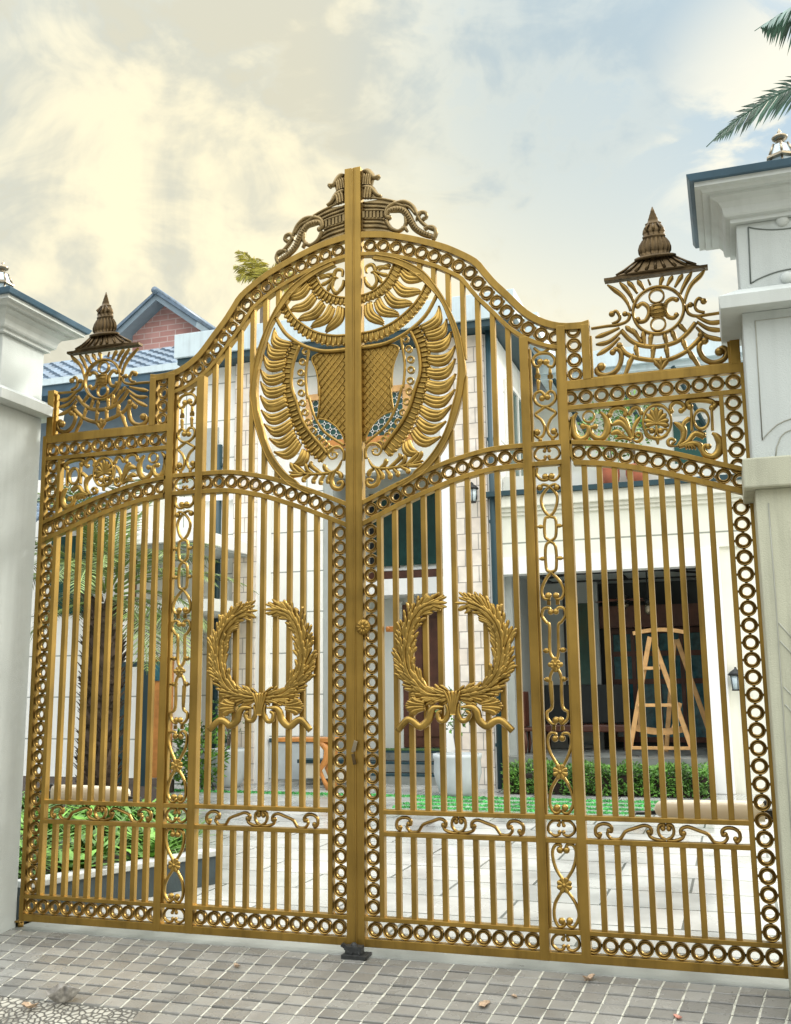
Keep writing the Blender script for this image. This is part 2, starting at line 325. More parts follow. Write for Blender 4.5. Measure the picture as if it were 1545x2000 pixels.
# ------------------------------------------------------------------ the gate (right leaf built, left leaf mirrored)
DATA = {'FINIAL':[(24,9,0,0,[(2306,4078),(2272,4041),(2224,3998),(2193,3942),(2166,3856)]),(24,9,0,0,[(2229,4077),(2199,4031),(2168,3976),(2152,3938)]),(24,9,0,0,[(2174,4070),(2149,4034),(2123,3992)]),(24,9,0,0,[(2114,4069),(2094,4037),(2078,4009)]),(24,9,0,0,[(2056,4073),(2043,4044),(2036,4013)]),(24,9,0,0,[(1714,4066),(1760,4024),(1805,3977),(1835,3922),(1847,3874)]),(24,9,0,0,[(1791,4071),(1826,4025),(1857,3969),(1869,3927)]),(24,9,0,0,[(1838,4071),(1869,4034),(1895,3984)]),(24,9,0,0,[(1900,4070),(1921,4036),(1938,4003)]),(24,9,0,0,[(1965,4066),(1977,4028)]),(17,17,13,13,[(2128,3909),(2101,3920),(2067,3900),(2056,3856),(2071,3809),(2103,3795),(2122,3812)]),(17,17,13,13,[(1893,3898),(1924,3914),(1955,3885),(1960,3844),(1937,3802),(1904,3796),(1891,3813)]),(18,18,0,0,[(1785,3756),(1838,3684),(1910,3640),(2011,3623),(2112,3640),(2178,3686),(2232,3748)]),(18,18,16,16,[(1770,3658),(1805,3603),(1869,3566),(1969,3539),(2061,3533),(2162,3570),(2243,3639),(2258,3666)]),(22,13,0,0,[(1851,3759),(1864,3736),(1879,3709),(1893,3682),(1906,3660)]),(24,10,0,0,[(1860,3734),(1879,3709),(1893,3682)]),(22,13,0,0,[(1918,3735),(1918,3714),(1919,3689),(1920,3664),(1921,3643)]),(24,10,0,0,[(1915,3714),(1919,3689),(1920,3664)]),(22,13,0,0,[(1967,3719),(1964,3698),(1960,3674),(1957,3650),(1954,3629)]),(24,10,0,0,[(1960,3699),(1960,3674),(1957,3650)]),(22,13,0,0,[(2044,3709),(2046,3688),(2050,3663),(2053,3638),(2055,3617)]),(24,10,0,0,[(2042,3688),(2050,3663),(2053,3638)]),(22,13,0,0,[(2086,3724),(2093,3702),(2101,3676),(2108,3651),(2115,3629)]),(24,10,0,0,[(2089,3701),(2101,3676),(2108,3651)]),(22,13,0,0,[(2130,3754),(2141,3740),(2153,3724),(2166,3707),(2177,3694)]),(24,10,0,0,[(2138,3738),(2153,3724),(2166,3707)]),(22,13,0,0,[(1812,3779),(1823,3767),(1836,3752),(1850,3738),(1861,3726)]),(24,10,0,0,[(1821,3764),(1836,3752),(1850,3738)]),(22,13,0,0,[(1865,3650),(1868,3631),(1871,3608),(1874,3585),(1877,3566)]),(24,10,0,0,[(1864,3630),(1871,3608),(1874,3585)]),(22,13,0,0,[(1977,3640),(1973,3618),(1970,3591),(1966,3564),(1963,3542)]),(24,10,0,0,[(1969,3619),(1970,3591),(1966,3564)]),(22,13,0,0,[(2050,3629),(2051,3608),(2053,3583),(2055,3559),(2056,3538)]),(24,10,0,0,[(2047,3608),(2053,3583),(2055,3559)]),(22,13,0,0,[(2148,3652),(2153,3635),(2158,3615),(2164,3594),(2169,3577)]),(24,10,0,0,[(2150,3634),(2158,3615),(2164,3594)]),(22,13,0,0,[(1851,3596),(1836,3560),(1817,3517),(1799,3475),(1783,3439)]),(24,10,0,0,[(1829,3564),(1817,3517),(1799,3475)]),(22,13,0,0,[(2174,3588),(2189,3557),(2207,3521),(2225,3485),(2240,3454)]),(24,10,0,0,[(2183,3554),(2207,3521),(2225,3485)]),(22,13,0,0,[(2016,3556),(2015,3534),(2013,3507),(2012,3480),(2011,3457)]),(24,10,0,0,[(2011,3534),(2013,3507),(2012,3480)]),(22,13,0,0,[(1973,3536),(1982,3523),(1993,3507),(2003,3491),(2012,3477)]),(24,10,0,0,[(1980,3521),(1993,3507),(2003,3491)]),(22,13,0,0,[(2056,3533),(2046,3520),(2034,3504),(2022,3489),(2011,3475)]),(24,10,0,0,[(2044,3523),(2034,3504),(2022,3489)]),(22,18,22,16,[(1651,3532),(1627,3519),(1630,3494),(1677,3474),(1734,3492),(1769,3543),(1777,3607),(1751,3640),(1726,3618)]),(18,22,18,22,[(2278,3624),(2250,3608),(2243,3570),(2267,3514),(2318,3483),(2377,3496),(2401,3541),(2377,3568),(2358,3546)]),(10,24,0,0,[(1776,3773),(1699,3747),(1622,3727)]),(10,24,0,0,[(1784,3746),(1706,3691),(1624,3681)]),(10,24,0,0,[(1773,3708),(1704,3651),(1626,3610)]),(10,24,0,0,[(2239,3787),(2316,3737),(2396,3736)]),(10,24,0,0,[(2241,3752),(2305,3699),(2393,3678)]),(10,24,0,0,[(2234,3718),(2293,3652),(2393,3615)]),(12,14,0,14,[(1600,3790),(1692,3794),(1768,3794),(1825,3812),(1841,3850),(1813,3859)]),(14,12,16,0,[(1733,3869),(1758,3886),(1780,3848),(1769,3819),(1730,3804)]),(12,14,0,14,[(2402,3792),(2311,3789),(2239,3789),(2195,3812),(2187,3858),(2209,3865)]),(14,12,16,0,[(2287,3877),(2259,3901),(2236,3866),(2245,3825),(2289,3805)])],'FIN_RING':[(2016,3854)],'FIN_SMALL':[((2010,3948),15),((2012,3765),15)],'FIN_PILL':[(2012,3855),(1970,3903),(2053,3811)],'ACANTHUS':[(40,14,0,15,[(1489,3252),(1460,3213),(1454,3161),(1467,3110),(1498,3079),(1534,3088),(1553,3118),(1552,3155),(1521,3161)]),(40,14,0,15,[(1631,3242),(1661,3206),(1674,3156),(1664,3108),(1635,3074),(1600,3077),(1570,3109),(1566,3146),(1595,3151)]),(18,16,14,12,[(1688,3216),(1705,3249),(1745,3259),(1782,3239),(1783,3210)]),(18,16,10,12,[(1808,3212),(1833,3246),(1863,3244),(1879,3209)]),(14,34,0,0,[(1815,3050),(1795,3104),(1770,3147),(1740,3166),(1697,3150)]),(14,30,0,0,[(1818,3054),(1796,3120),(1779,3170),(1749,3197)]),(14,20,0,0,[(1823,3053),(1826,3109),(1847,3155),(1876,3189)]),(14,30,0,0,[(1811,3046),(1759,3079),(1730,3106),(1689,3094)]),(9,12,0,0,[(1804,3047),(1766,3062),(1712,3063)]),(9,12,0,0,[(1804,3047),(1766,3069),(1730,3078)]),(9,12,0,0,[(1804,3047),(1767,3075),(1747,3092)]),(9,12,0,0,[(1804,3047),(1767,3082),(1765,3107)]),(18,10,0,8,[(1812,3054),(1845,3033),(1871,3049),(1871,3077),(1850,3087),(1839,3072),(1854,3060)]),(16,18,12,14,[(2058,3203),(2055,3235),(2084,3259),(2120,3247),(2136,3217),(2114,3201)]),(22,22,16,16,[(2167,3220),(2152,3244),(2177,3259),(2236,3257),(2290,3243),(2313,3219),(2295,3201)]),(20,20,0,0,[(2297,3234),(2351,3223)]),(12,12,0,0,[(2174,3211),(2172,3140),(2170,3070)]),(12,12,0,0,[(2291,3199),(2290,3128),(2288,3062)]),(18,10,0,8,[(2075,2983),(2035,2993),(2027,3019),(2048,3033),(2068,3017),(2054,3002)]),(14,34,0,0,[(2079,2982),(2115,3027),(2119,3090),(2069,3132)]),(12,22,0,8,[(2119,3058),(2124,3121),(2159,3149)]),(14,30,0,8,[(2086,2982),(2143,3008),(2187,3052),(2240,3031)]),(14,30,0,0,[(2090,2977),(2161,2995),(2208,2979),(2213,2939)]),(9,12,0,0,[(2109,2995),(2131,2978),(2129,2958)]),(9,12,0,0,[(2123,2994),(2145,2976),(2148,2957)]),(9,12,0,0,[(2136,2993),(2160,2975),(2166,2955)]),(9,12,0,0,[(2149,2992),(2175,2974),(2184,2953)]),(14,44,15,0,[(2258,2966),(2239,2974),(2224,2950),(2241,2915),(2280,2902),(2314,2927),(2328,2976),(2309,3025),(2285,3046)])],'ACA_SMALL':((1559,3218),),'ACA_OVAL':[(1970,3145)],'ACA_OVAL2':[(2228,3134)],'PALMETTE':[(8,30,0,0,[(1965,3132),(1933,3134),(1899,3126)]),(8,30,0,0,[(1965,3132),(1930,3150),(1893,3159)]),(8,30,0,0,[(1965,3132),(1938,3170),(1911,3198)]),(8,30,0,0,[(1965,3132),(1952,3182),(1939,3223)]),(8,30,0,0,[(1965,3132),(1968,3189),(1970,3236)]),(8,30,0,0,[(1965,3132),(1984,3180),(2003,3219)]),(8,30,0,0,[(1965,3132),(1997,3166),(2027,3190)]),(8,30,0,0,[(1965,3132),(2003,3145),(2040,3149)]),(8,30,0,0,[(1965,3132),(2002,3127),(2038,3113)]),(12,10,15,0,[(1937,3092),(1917,3105),(1898,3094),(1903,3062),(1933,3047),(1957,3073),(1965,3120)]),(12,10,15,0,[(1989,3087),(2011,3096),(2029,3086),(2020,3055),(1989,3046),(1968,3072),(1966,3120)]),(26,8,0,0,[(1965,3056),(1966,3032),(1967,3004)])],'COLUMN':[(11,11,15,15,[(1269,3608),(1258,3581),(1232,3587),(1221,3626),(1248,3658),(1292,3664),(1337,3651),(1362,3611),(1350,3570),(1322,3573),(1307,3602)]),(11,11,0,0,[(1233,3705),(1269,3671),(1300,3673),(1342,3699)]),(8,16,0,0,[(1249,3572),(1249,3544),(1249,3525)]),(20,20,0,0,[(1249,3525),(1249,3501)]),(18,9,0,0,[(1249,3494),(1251,3466),(1249,3420)]),(8,16,0,0,[(1329,3562),(1329,3535),(1329,3516)]),(20,20,0,0,[(1329,3516),(1329,3492)]),(18,9,0,0,[(1329,3485),(1329,3458),(1327,3411)]),(11,11,0,0,[(1293,3380),(1264,3413),(1229,3399),(1224,3357),(1253,3323),(1290,3310),(1328,3319),(1357,3354),(1351,3393),(1324,3408),(1293,3380)]),(9,9,14,14,[(1272,3367),(1288,3368),(1307,3371)]),(11,11,0,15,[(1290,3310),(1255,3288),(1225,3264),(1261,3226),(1281,3174),(1271,3129),(1245,3111),(1220,3130),(1232,3148)]),(11,11,0,15,[(1290,3310),(1323,3289),(1355,3262),(1320,3224),(1300,3172),(1306,3130),(1331,3106),(1357,3121),(1339,3144)]),(8,8,9,9,[(1250,3101),(1251,3095)]),(8,8,9,9,[(1329,3101),(1330,3095)]),(11,11,0,14,[(1224,2918),(1219,2874),(1250,2839),(1289,2840),(1273,2858)]),(11,11,0,14,[(1363,2914),(1363,2863),(1334,2833),(1301,2839),(1313,2858)]),(11,11,14,14,[(1236,2790),(1260,2808),(1304,2787),(1339,2739),(1341,2693),(1323,2637),(1292,2605),(1261,2587),(1257,2483),(1286,2450),(1320,2412),(1319,2278),(1286,2255),(1246,2203),(1224,2143),(1236,2098),(1267,2092),(1265,2112)]),(11,11,14,14,[(1344,2784),(1333,2805),(1293,2790),(1252,2745),(1242,2700),(1259,2642),(1292,2605),(1327,2583),(1324,2479),(1291,2449),(1259,2415),(1258,2281),(1286,2255),(1337,2199),(1361,2138),(1344,2094),(1313,2090),(1312,2110)]),(9,9,0,0,[(1214,2545),(1233,2543),(1252,2542)]),(8,8,9,9,[(1231,2543),(1235,2543)]),(9,9,0,0,[(1329,2543),(1348,2542),(1367,2541)]),(8,8,9,9,[(1346,2542),(1350,2542)]),(9,9,0,0,[(1218,2343),(1237,2342),(1256,2341)]),(8,8,9,9,[(1235,2342),(1239,2342)]),(9,9,0,0,[(1326,2341),(1346,2340),(1365,2339)]),(8,8,9,9,[(1343,2340),(1348,2340)]),(14,14,0,0,[(1266,2081),(1265,2053)]),(14,14,0,0,[(1320,2081),(1320,2053)]),(11,11,13,0,[(1275,2012),(1265,2037),(1233,2032),(1221,1989),(1245,1949),(1264,1925),(1261,1774),(1288,1720)]),(11,11,13,0,[(1308,2013),(1325,2038),(1358,2028),(1364,1989),(1338,1949),(1318,1925),(1314,1773),(1299,1720)]),(9,9,0,0,[(1222,1777),(1258,1777)]),(8,8,11,11,[(1238,1777),(1242,1777)]),(9,9,0,0,[(1319,1780),(1364,1779)]),(8,8,11,11,[(1339,1779),(1344,1779)]),(9,9,0,0,[(1221,1604),(1259,1604)]),(8,8,11,11,[(1238,1604),(1242,1604)]),(9,9,0,0,[(1316,1605),(1363,1605)]),(8,8,11,11,[(1337,1605),(1341,1605)]),(11,11,0,0,[(1289,1677),(1258,1623),(1257,1537),(1262,1452)]),(11,11,0,0,[(1298,1676),(1323,1622),(1322,1537),(1323,1452)]),(11,11,0,14,[(1262,1595),(1262,1446),(1230,1409),(1234,1366),(1269,1337),(1283,1363)]),(11,11,0,14,[(1324,1595),(1324,1445),(1356,1411),(1350,1366),(1316,1340),(1312,1363)]),(14,14,0,0,[(1268,1329),(1267,1303)]),(14,14,0,0,[(1319,1329),(1319,1303)]),(11,11,14,0,[(1273,1255),(1279,1281),(1249,1287),(1227,1244),(1241,1171),(1288,1088)]),(11,11,14,0,[(1316,1257),(1321,1284),(1357,1282),(1370,1240),(1352,1167),(1313,1088)]),(11,11,0,14,[(1286,1036),(1240,962),(1226,879),(1251,828),(1285,834),(1269,854)]),(11,11,0,14,[(1313,1036),(1352,964),(1367,883),(1336,827),(1302,833),(1316,856)]),(11,11,14,0,[(1277,615),(1281,643),(1249,639),(1231,592),(1247,512),(1287,448)]),(11,11,14,0,[(1315,616),(1320,645),(1355,643),(1371,598),(1352,517),(1310,450)]),(11,11,0,14,[(1282,388),(1236,311),(1230,231),(1256,185),(1290,200),(1272,218)]),(11,11,0,14,[(1308,389),(1357,317),(1372,249),(1341,190),(1308,198),(1318,221)])],'ROSETTES':[(1293,1693),(1298,1062),(1296,419)],'BOX':[(11,11,11,11,[(-15,19),(-10,41),(-48,43),(-75,17),(-75,-18),(-43,-41),(-14,-34),(-12,-20)])],'RAIL':[(16,16,14,13,[(-376,-25),(-379,-41),(-398,-24),(-396,11),(-368,32),(-328,33),(-306,15),(-309,-7),(-322,-1)]),(14,16,12,14,[(-322,-1),(-332,-22),(-306,-48),(-262,-46),(-239,-18),(-224,-2),(-169,18),(-118,33),(-84,18),(-83,-10),(-97,-3)]),(15,15,0,0,[(-99,-7),(-86,-31),(-44,-45),(-2,-45)]),(15,13,14,0,[(-16,20),(-9,43),(-36,35),(-43,1),(-29,-27),(-1,-42)])],'MED':{'out':[(516,4313),(618,4161),(696,3993),(753,3810),(779,3604),(766,3535),(746,3425),(709,3300),(654,3159),(583,3046),(494,2951)],'in':[(515,4260),(607,4131),(666,3997),(713,3836),(735,3659),(721,3488),(693,3387),(651,3245),(593,3131),(504,3019),(425,2957)],'A_in':[(289,4416),(229,4312),(142,4249),(66,4228)],'A_out':[(348,4380),(293,4281),(196,4209),(66,4179)],'B_in':[(515,4238),(440,4122),(301,4014),(172,3967),(64,3955)],'B_out':[(551,4202),(470,4076),(343,3967),(193,3901),(64,3891)],'C_tube':[(591,4148),(511,4018),(384,3919),(246,3863),(139,3850),(64,3849)],'l_in':[(331,3905),(360,3703),(347,3539),(340,3547),(298,3410),(229,3294),(143,3223),(74,3177)],'l_ring':[(366,3874),(388,3801),(400,3726),(401,3654),(396,3579),(388,3506),(368,3438),(342,3366),(307,3302),(262,3243),(210,3191)],'l_out':[(405,3922),(455,3796),(468,3639),(429,3520),(387,3392),(323,3285),(242,3188),(178,3115)],'rib_out':[(463,3951),(523,3808),(535,3631),(504,3520),(471,3401),(412,3277),(330,3154),(240,3067)],'side_leaf':[[(489,3937),(625,4034)],[(519,3881),(664,3935)],[(523,3808),(688,3839)],[(527,3720),(706,3734)],[(520,3628),(704,3643)],[(518,3546),(697,3542)],[(513,3537),(701,3538)],[(498,3455),(686,3435)],[(475,3375),(658,3335)],[(452,3299),(612,3236)],[(420,3233),(567,3142)],[(366,3160),(426,3068)]],'fan_leaf':[[(358,4357),(484,4275)],[(314,4267),(451,4184)],[(250,4202),(387,4108)],[(179,4164),(291,4047)],[(109,4146),(183,4008)],[(406,4372),(500,4294)]],'spiral':[(80,3071),(79,3133),(115,3172),(169,3161),(191,3123),(169,3092),(133,3100),(131,3128),(158,3133),(162,3112)],'acan':[(16,8,0,0,[(92,3079),(141,3006),(266,2995),(381,3008),(478,3025)]),(12,22,0,0,[(177,2998),(213,3026),(222,3060)]),(12,22,0,0,[(239,2993),(275,3021),(320,3060),(312,3087)]),(12,22,0,0,[(302,2997),(346,3032),(356,3074)]),(12,22,0,0,[(355,3001),(399,3036),(444,3075)]),(12,22,0,0,[(408,3010),(452,3049),(470,3090)]),(12,22,0,0,[(168,2995),(194,2949),(185,2924)]),(12,22,0,0,[(222,2986),(248,2945),(239,2920)]),(12,22,0,0,[(275,2986),(301,2954),(292,2933)]),(12,22,0,0,[(328,2995),(372,2970),(363,2949)]),(12,22,0,0,[(372,3000),(443,2998),(473,3004)]),(12,22,0,0,[(132,2998),(105,2982),(95,2949)]),(22,12,0,9,[(141,3006),(167,2952),(158,2901),(113,2882),(86,2906),(95,2931),(122,2922)])],'top':[(10,20,0,0,[(89,4387),(89,4430),(133,4440),(154,4393),(121,4382)]),(10,20,0,0,[(154,4410),(198,4414),(262,4393)]),(10,20,0,0,[(154,4388),(208,4358),(246,4347)]),(10,20,0,0,[(143,4379),(186,4329),(197,4295)]),(10,20,0,0,[(154,4366),(164,4311),(137,4272),(99,4288)]),(10,20,0,0,[(78,4356),(88,4311),(121,4274)]),(10,20,0,0,[(176,4395),(230,4414),(268,4414)])],'lat_r':[(256,3853),(317,3818),(287,3733),(270,3651),(266,3548),(257,3618),(261,3493),(275,3386)],'lat_b':[(275,3382),(207,3367),(134,3312),(88,3246),(72,3195)],'lat_t':[(69,3872),(193,3868),(256,3853)]},'CREST':[(40,12,0,9,[(71,5143),(99,5143),(127,5115),(154,5082),(188,5087),(176,5067)]),(36,16,0,0,[(69,5025),(104,5019),(137,5001),(170,4954),(203,4934)]),(14,22,0,0,[(81,4939),(86,4983),(97,5020)]),(14,22,0,0,[(101,4935),(106,4979),(117,5016)]),(14,22,0,0,[(121,4932),(126,4976),(137,5013)]),(12,18,0,0,[(72,5041),(77,5085),(86,5123)]),(12,18,0,0,[(89,5038),(93,5082),(103,5120)]),(12,18,0,0,[(105,5035),(110,5079),(119,5117)]),(12,18,0,0,[(120,5033),(124,5077),(134,5114)]),(22,18,16,0,[(261,4764),(236,4784),(251,4837),(311,4863),(376,4863),(429,4823),(460,4763),(486,4704),(533,4653),(580,4624)]),(44,26,0,0,[(245,4767),(256,4814),(310,4821),(364,4803),(406,4739),(443,4662),(500,4610),(563,4578)]),(22,18,0,14,[(239,4745),(271,4685),(325,4655),(362,4670)]),(26,14,0,0,[(374,4766),(384,4710),(373,4679),(389,4644)]),(26,14,0,13,[(454,4709),(470,4739),(487,4764),(519,4758),(529,4727),(510,4713)]),(20,22,0,14,[(511,4635),(538,4647),(575,4641),(593,4600),(578,4559)]),(18,14,0,0,[(295,4868),(354,4836),(407,4816),(449,4759)])],'CREST_BANDS':[[(68,4947),(202,4917),(311,4876),(376,4849)],[(68,4910),(202,4884),(289,4853)],[(68,4880),(180,4860),(256,4836)],[(68,4852),(180,4835),(245,4816)],[(67,4791),(179,4772),(228,4758)],[(67,4763),(179,4745),(239,4721)],[(67,4730),(179,4712),(255,4688)],[(67,4697),(200,4677),(292,4649)]],'CREST_PLATE':[(59,4948),(202,4917),(311,4876),(311,4843),(251,4821),(228,4780),(244,4712),(308,4641),(200,4664),(58,4687)],'CREST_BEADS':[(75,4817),(102,4813),(128,4808),(154,4804),(181,4799),(207,4795)],'CREST_CAP':[(58,5159),(110,5133),(149,5083),(135,5030),(117,5016),(148,4966),(186,4929),(57,4945)],'CREST_RIBS':[(256,4803),(294,4811),(332,4807),(369,4787),(396,4752),(417,4710),(443,4662),(479,4624),(521,4601),(558,4584)],'WR_R':[(698,2078),(806,2074),(889,2027),(947,1951),(975,1862),(977,1760),(954,1666),(907,1587),(838,1538),(746,1517),(662,1510)],'WR_L':[(621,2081),(518,2085),(439,2042),(390,1968),(358,1870),(347,1758),(369,1660),(423,1586),(501,1526),(578,1514),(659,1510)],'WR_K':[(660,1554),(658,1474),(656,1401)],'WR_RIB':[(46,34,0,0,[(711,1444),(775,1444),(808,1415),(822,1365),(870,1328),(915,1358),(960,1361),(1028,1301)]),(34,20,0,8,[(700,1466),(689,1408),(709,1365),(743,1366),(765,1401),(746,1419)]),(46,34,0,0,[(603,1445),(538,1441),(514,1412),(498,1365),(446,1325),(396,1358),(357,1365),(297,1299)]),(34,20,0,8,[(615,1467),(626,1408),(602,1361),(567,1366),(559,1405),(578,1419)])],'WR_LOBE':[(925,1443),(390,1446)],'KNOB':[(66,1953)]}
Z = dict(z1=.0484, z2=.1509, z3=.1774, z4=.656, z5=.6845, z6=.7881, z7=.8159, q0=2.925, q1=2.955, q2=3.0515, q3=3.082, s1=3.2662, s2=3.296, s3=3.3992, s4=3.457, top=5.172)
U = dict(a0=.007, a1=.0592, t1=.1564, t2=.1879, p1=1.1409, p2=1.1981, p3=1.3817, p4=1.436, t3=2.337, t4=2.367, s0=2.4672, s1=2.5, e0=1.5378, e1=1.5894)
D0, D1 = 0.0, .058          # front and back of the welded frame
MID = smooth([(-.08,2.728),(.0,2.764),(.0601,2.7905),(.3093,2.897),(.5294,2.978),(.6682,3.022),(.8729,3.0665),(.9986,3.0785),(1.15,3.081)], 8)
SIDE = smooth([(1.42,3.077),(1.4319,3.0763),(1.6338,3.0535),(1.7871,3.0235),(1.9372,2.9865),(2.0842,2.9435),(2.2281,2.8955),(2.3493,2.8545),(2.4677,2.814),(2.55,2.779),(2.62,2.748)], 8)
CROWN = smooth([(-.06,4.695),(.0665,4.6837),(.2001,4.6641),(.3082,4.6377),(.4679,4.5825),(.6247,4.5165),(.7274,4.4622),(.8736,4.3625),(.94,4.275),(1.0004,4.1914),(1.0688,4.1144),(1.1363,4.0342),(1.203,3.9592),(1.285,3.8981),(1.3669,3.8590),(1.4414,3.8400),(1.5306,3.8342),(1.56,3.8355),(1.5938,3.8445),(1.62,3.856)], 8)

gate = empty('gate_leaf', (1.25, .03, 0), 'right leaf of the golden gate, with the round knob and lever by its meeting stile', 'gate', 'leaves of the double gate')
def part(name, mb, m=GOLD, parent=None, bevel=.0025): return obj(name, mb, m, parent or gate, bevel)
def bx(name, x0, x1, z0, z1, y0=D0, y1=D1, m=GOLD, bevel=.0025, parent=None):
    b = MB(); b.box(x0, x1, y0, y1, z0, z1); return part(name, b, m, parent, bevel)
e = .0008
# uprights
b = MB(); b.box(U['a0'], U['a1'], -.004, D1+.004, 0, Z['top']); b.box(.0005, .010, -.010, -.0042, .004, Z['top']-.006)
part('meeting_stile', b)
bx('hinge_stile', U['s0'], U['s1'], 0, Z['s4'], -.002, D1)
crown_in = offset(CROWN, .161)
bx('post', U['p1'], U['p2'], 0, zat(crown_in, (U['p1']+U['p2'])/2), -.002, D1)
bx('post', U['p3'], U['p4'], 0, zat(offset(CROWN, .02), 1.41), -.002, D1)
bx('post', U['e0'], U['e1'], Z['s4']-.003, 3.815, -.002, D1)
bx('post', 2.419, 2.4755, Z['s4']-.003, 3.81, -.002, D1)
bx('slim_stile', U['t1'], U['t2'], Z['z3']-e, zat(offset(MID,.15), .172), .002, D1-.004)
bx('slim_stile', U['t3'], U['t4'], Z['z3']-e, zat(offset(SIDE,.145), 2.352), .002, D1-.004)
bx('slim_stile', 2.3365, 2.362, zat(SIDE, 2.35)-.02, Z['s1']+e, .002, D1-.004)
# straight rails
def rails(x0, x1, *zz):
    for z0, z1 in zz: bx('rail', x0-e*6, x1+e*6, z0, z1, .001, D1-.002)
rails(U['a1'], U['p1'], (0,Z['z1']), (Z['z2'],Z['z3'])); rails(U['p4'], U['s0'], (0,Z['z1']), (Z['z2'],Z['z3']))
rails(U['t2'], U['p1'], (Z['z4'],Z['z5']), (Z['z6'],Z['z7'])); rails(U['p4'], U['t3'], (Z['z4'],Z['z5']), (Z['z6'],Z['z7']))
rails(U['p2'], U['p3'], (0,Z['z1']), (Z['z2'],Z['z3']), (Z['z4'],Z['z5']), (Z['z6'],Z['z7']), (Z['q0'],Z['q1']), (Z['q2'],Z['q3']))
rails(U['p4'], U['s0'], (Z['s1'],Z['s2']), (Z['s3'],Z['s4']))
# curved rails
def arch(P, x0, x1, o0, o1):
    A = resample(clipx(offset(P, o0), x0, x1), 40); B = resample(clipx(offset(P, o1), x0, x1), 40)
    m_ = MB(); m_.strip(A, B, .0005, D1-.001); part('arch_rail', m_)
arch(MID, U['a1']-.004, U['p1']+.004, 0, .0305); arch(MID, U['a1']-.004, U['p1']+.004, .1285, .1605)
arch(SIDE, U['p4']-.004, U['s0']+.004, 0, .0295); arch(SIDE, U['p4']-.004, U['s0']+.004, .1265, .1585)
arch(CROWN, U['a1']-.004, U['e1'], 0, .046); arch(CROWN, U['a1']-.004, U['p3']+.004, .148, .175)
# rings
RP = [(.0465,.046),(.0470,.018),(.0445,.0115),(.0405,.0125),(.0385,.0250),(.0350,.0250),(.0330,.0145),(.0290,.0125),(.0255,.017),(.0240,.024),(.0240,.046)]
rb = MB(); rb.ring(0, 0, RP, 28)
for a in (0, math.pi/2, math.pi, 1.5*math.pi): rb.beam((.044*math.cos(a),.03,.044*math.sin(a)), (.0535*math.cos(a),.03,.0535*math.sin(a)), .016, .014)
spots = [(.119+.0977*k, .0985) for k in range(11)] + [(1.449+.0973*k, .0985) for k in range(11)]
spots += [(.1085, .2272+.0981*k) for k in range(25)] + [(2.4175, .2252+.0983*k) for k in range(25)]
mc = offset(MID, .0795); sc_ = offset(SIDE, .078)
spots += resample(clipx(mc, .112, 1.117), 12) + resample(clipx(sc_, 1.486, 2.424), 11)
spots += [(2.4165, 3.2195-.0968*k) for k in range(5)]
far = [(1.449+.0976*k, 3.3475) for k in range(11)] + resample(clipx(offset(CROWN, .097), .119, 1.372), 17) + [(1.487, 3.4985+.0968*k) for k in range(4)]
proto = part('ring', rb, CAST, bevel=0); base = proto.location.copy()
for i, (x, z) in enumerate(spots):
    o = proto if i == 0 else proto.copy()
    if i: col.objects.link(o)
    o.location = base + Vector((x, 0, z)); o.rotation_euler.y = 0
fb = MB()
for x, z in far:
    fb.ring(x, z, RP, 24)
    for a in (0, math.pi/2, math.pi, 1.5*math.pi): fb.beam((x+.044*math.cos(a),.03,z+.044*math.sin(a)), (x+.0535*math.cos(a),.03,z+.0535*math.sin(a)), .016, .014)
tag(part('ring', fb, CAST, bevel=0), kind='stuff')
# bars
def bar(x, z0, z1, w=.033): bx('bar', x-w/2, x+w/2, z0, z1, .010, .046, bevel=.002)
med_out = smooth([(.16,4.50),(.30,4.455),(.412,4.395)] + M(DATA['MED']['out']) + [(.42,2.905),(.33,2.86)], 4)
med_in  = smooth([(.14,4.475),(.26,4.435),(.375,4.373),(.47,4.295)] + M(DATA['MED']['in'])[1:] + [(.405,2.93),(.30,2.88)], 4)
mup = sorted([p for p in med_out if p[1] > 3.62]); mlo = sorted([p for p in med_out if p[1] < 3.56])
for i in range(9):
    x = .2767+.0987*i
    bar(x, Z['z3']-e, Z['z4']+e); bar(x, Z['z7']-e, zat(offset(MID,.152), x))
    xo = 1.518+.0915*i
    bar(xo, Z['z3']-e, Z['z4']+e); bar(xo, Z['z7']-e, zat(offset(SIDE,.15), xo))
    if i >= 2:
        zt = zat(offset(CROWN,.165), x); zm = zat(MID, x)-.012
        if i >= 6: bar(x, zm, zt)
        else:
            bar(x, zat(mup, x)-.02, zt)
            if i >= 3: bar(x, zm, zat(mlo, x)+.02)
WS[:] = [1.65, 1.15]
# small framed scroll boxes and long rail scrolls
for zc in (.0996, .736, 3.0035):
    cx = (U['p2']+U['p3'])/2*1000
    for sg in (1, -1): m_ = MB(); m_.strokes([(q[0], q[1], q[2], q[3], [(sg*x, z) for x, z in q[4]]) for q in DATA['BOX']], cx, zc*1000, yc=.028, d=.03); part('box_scroll', m_, CAST, bevel=0)
WS[:] = [1.4, 1.15]
for cx in (.6645, 1.8885):
    m_ = MB(); m_.strokes(DATA['RAIL'], cx*1000, 736, mirror=0, yc=.026, d=.034); part('rail_scroll', m_, CAST, bevel=0)
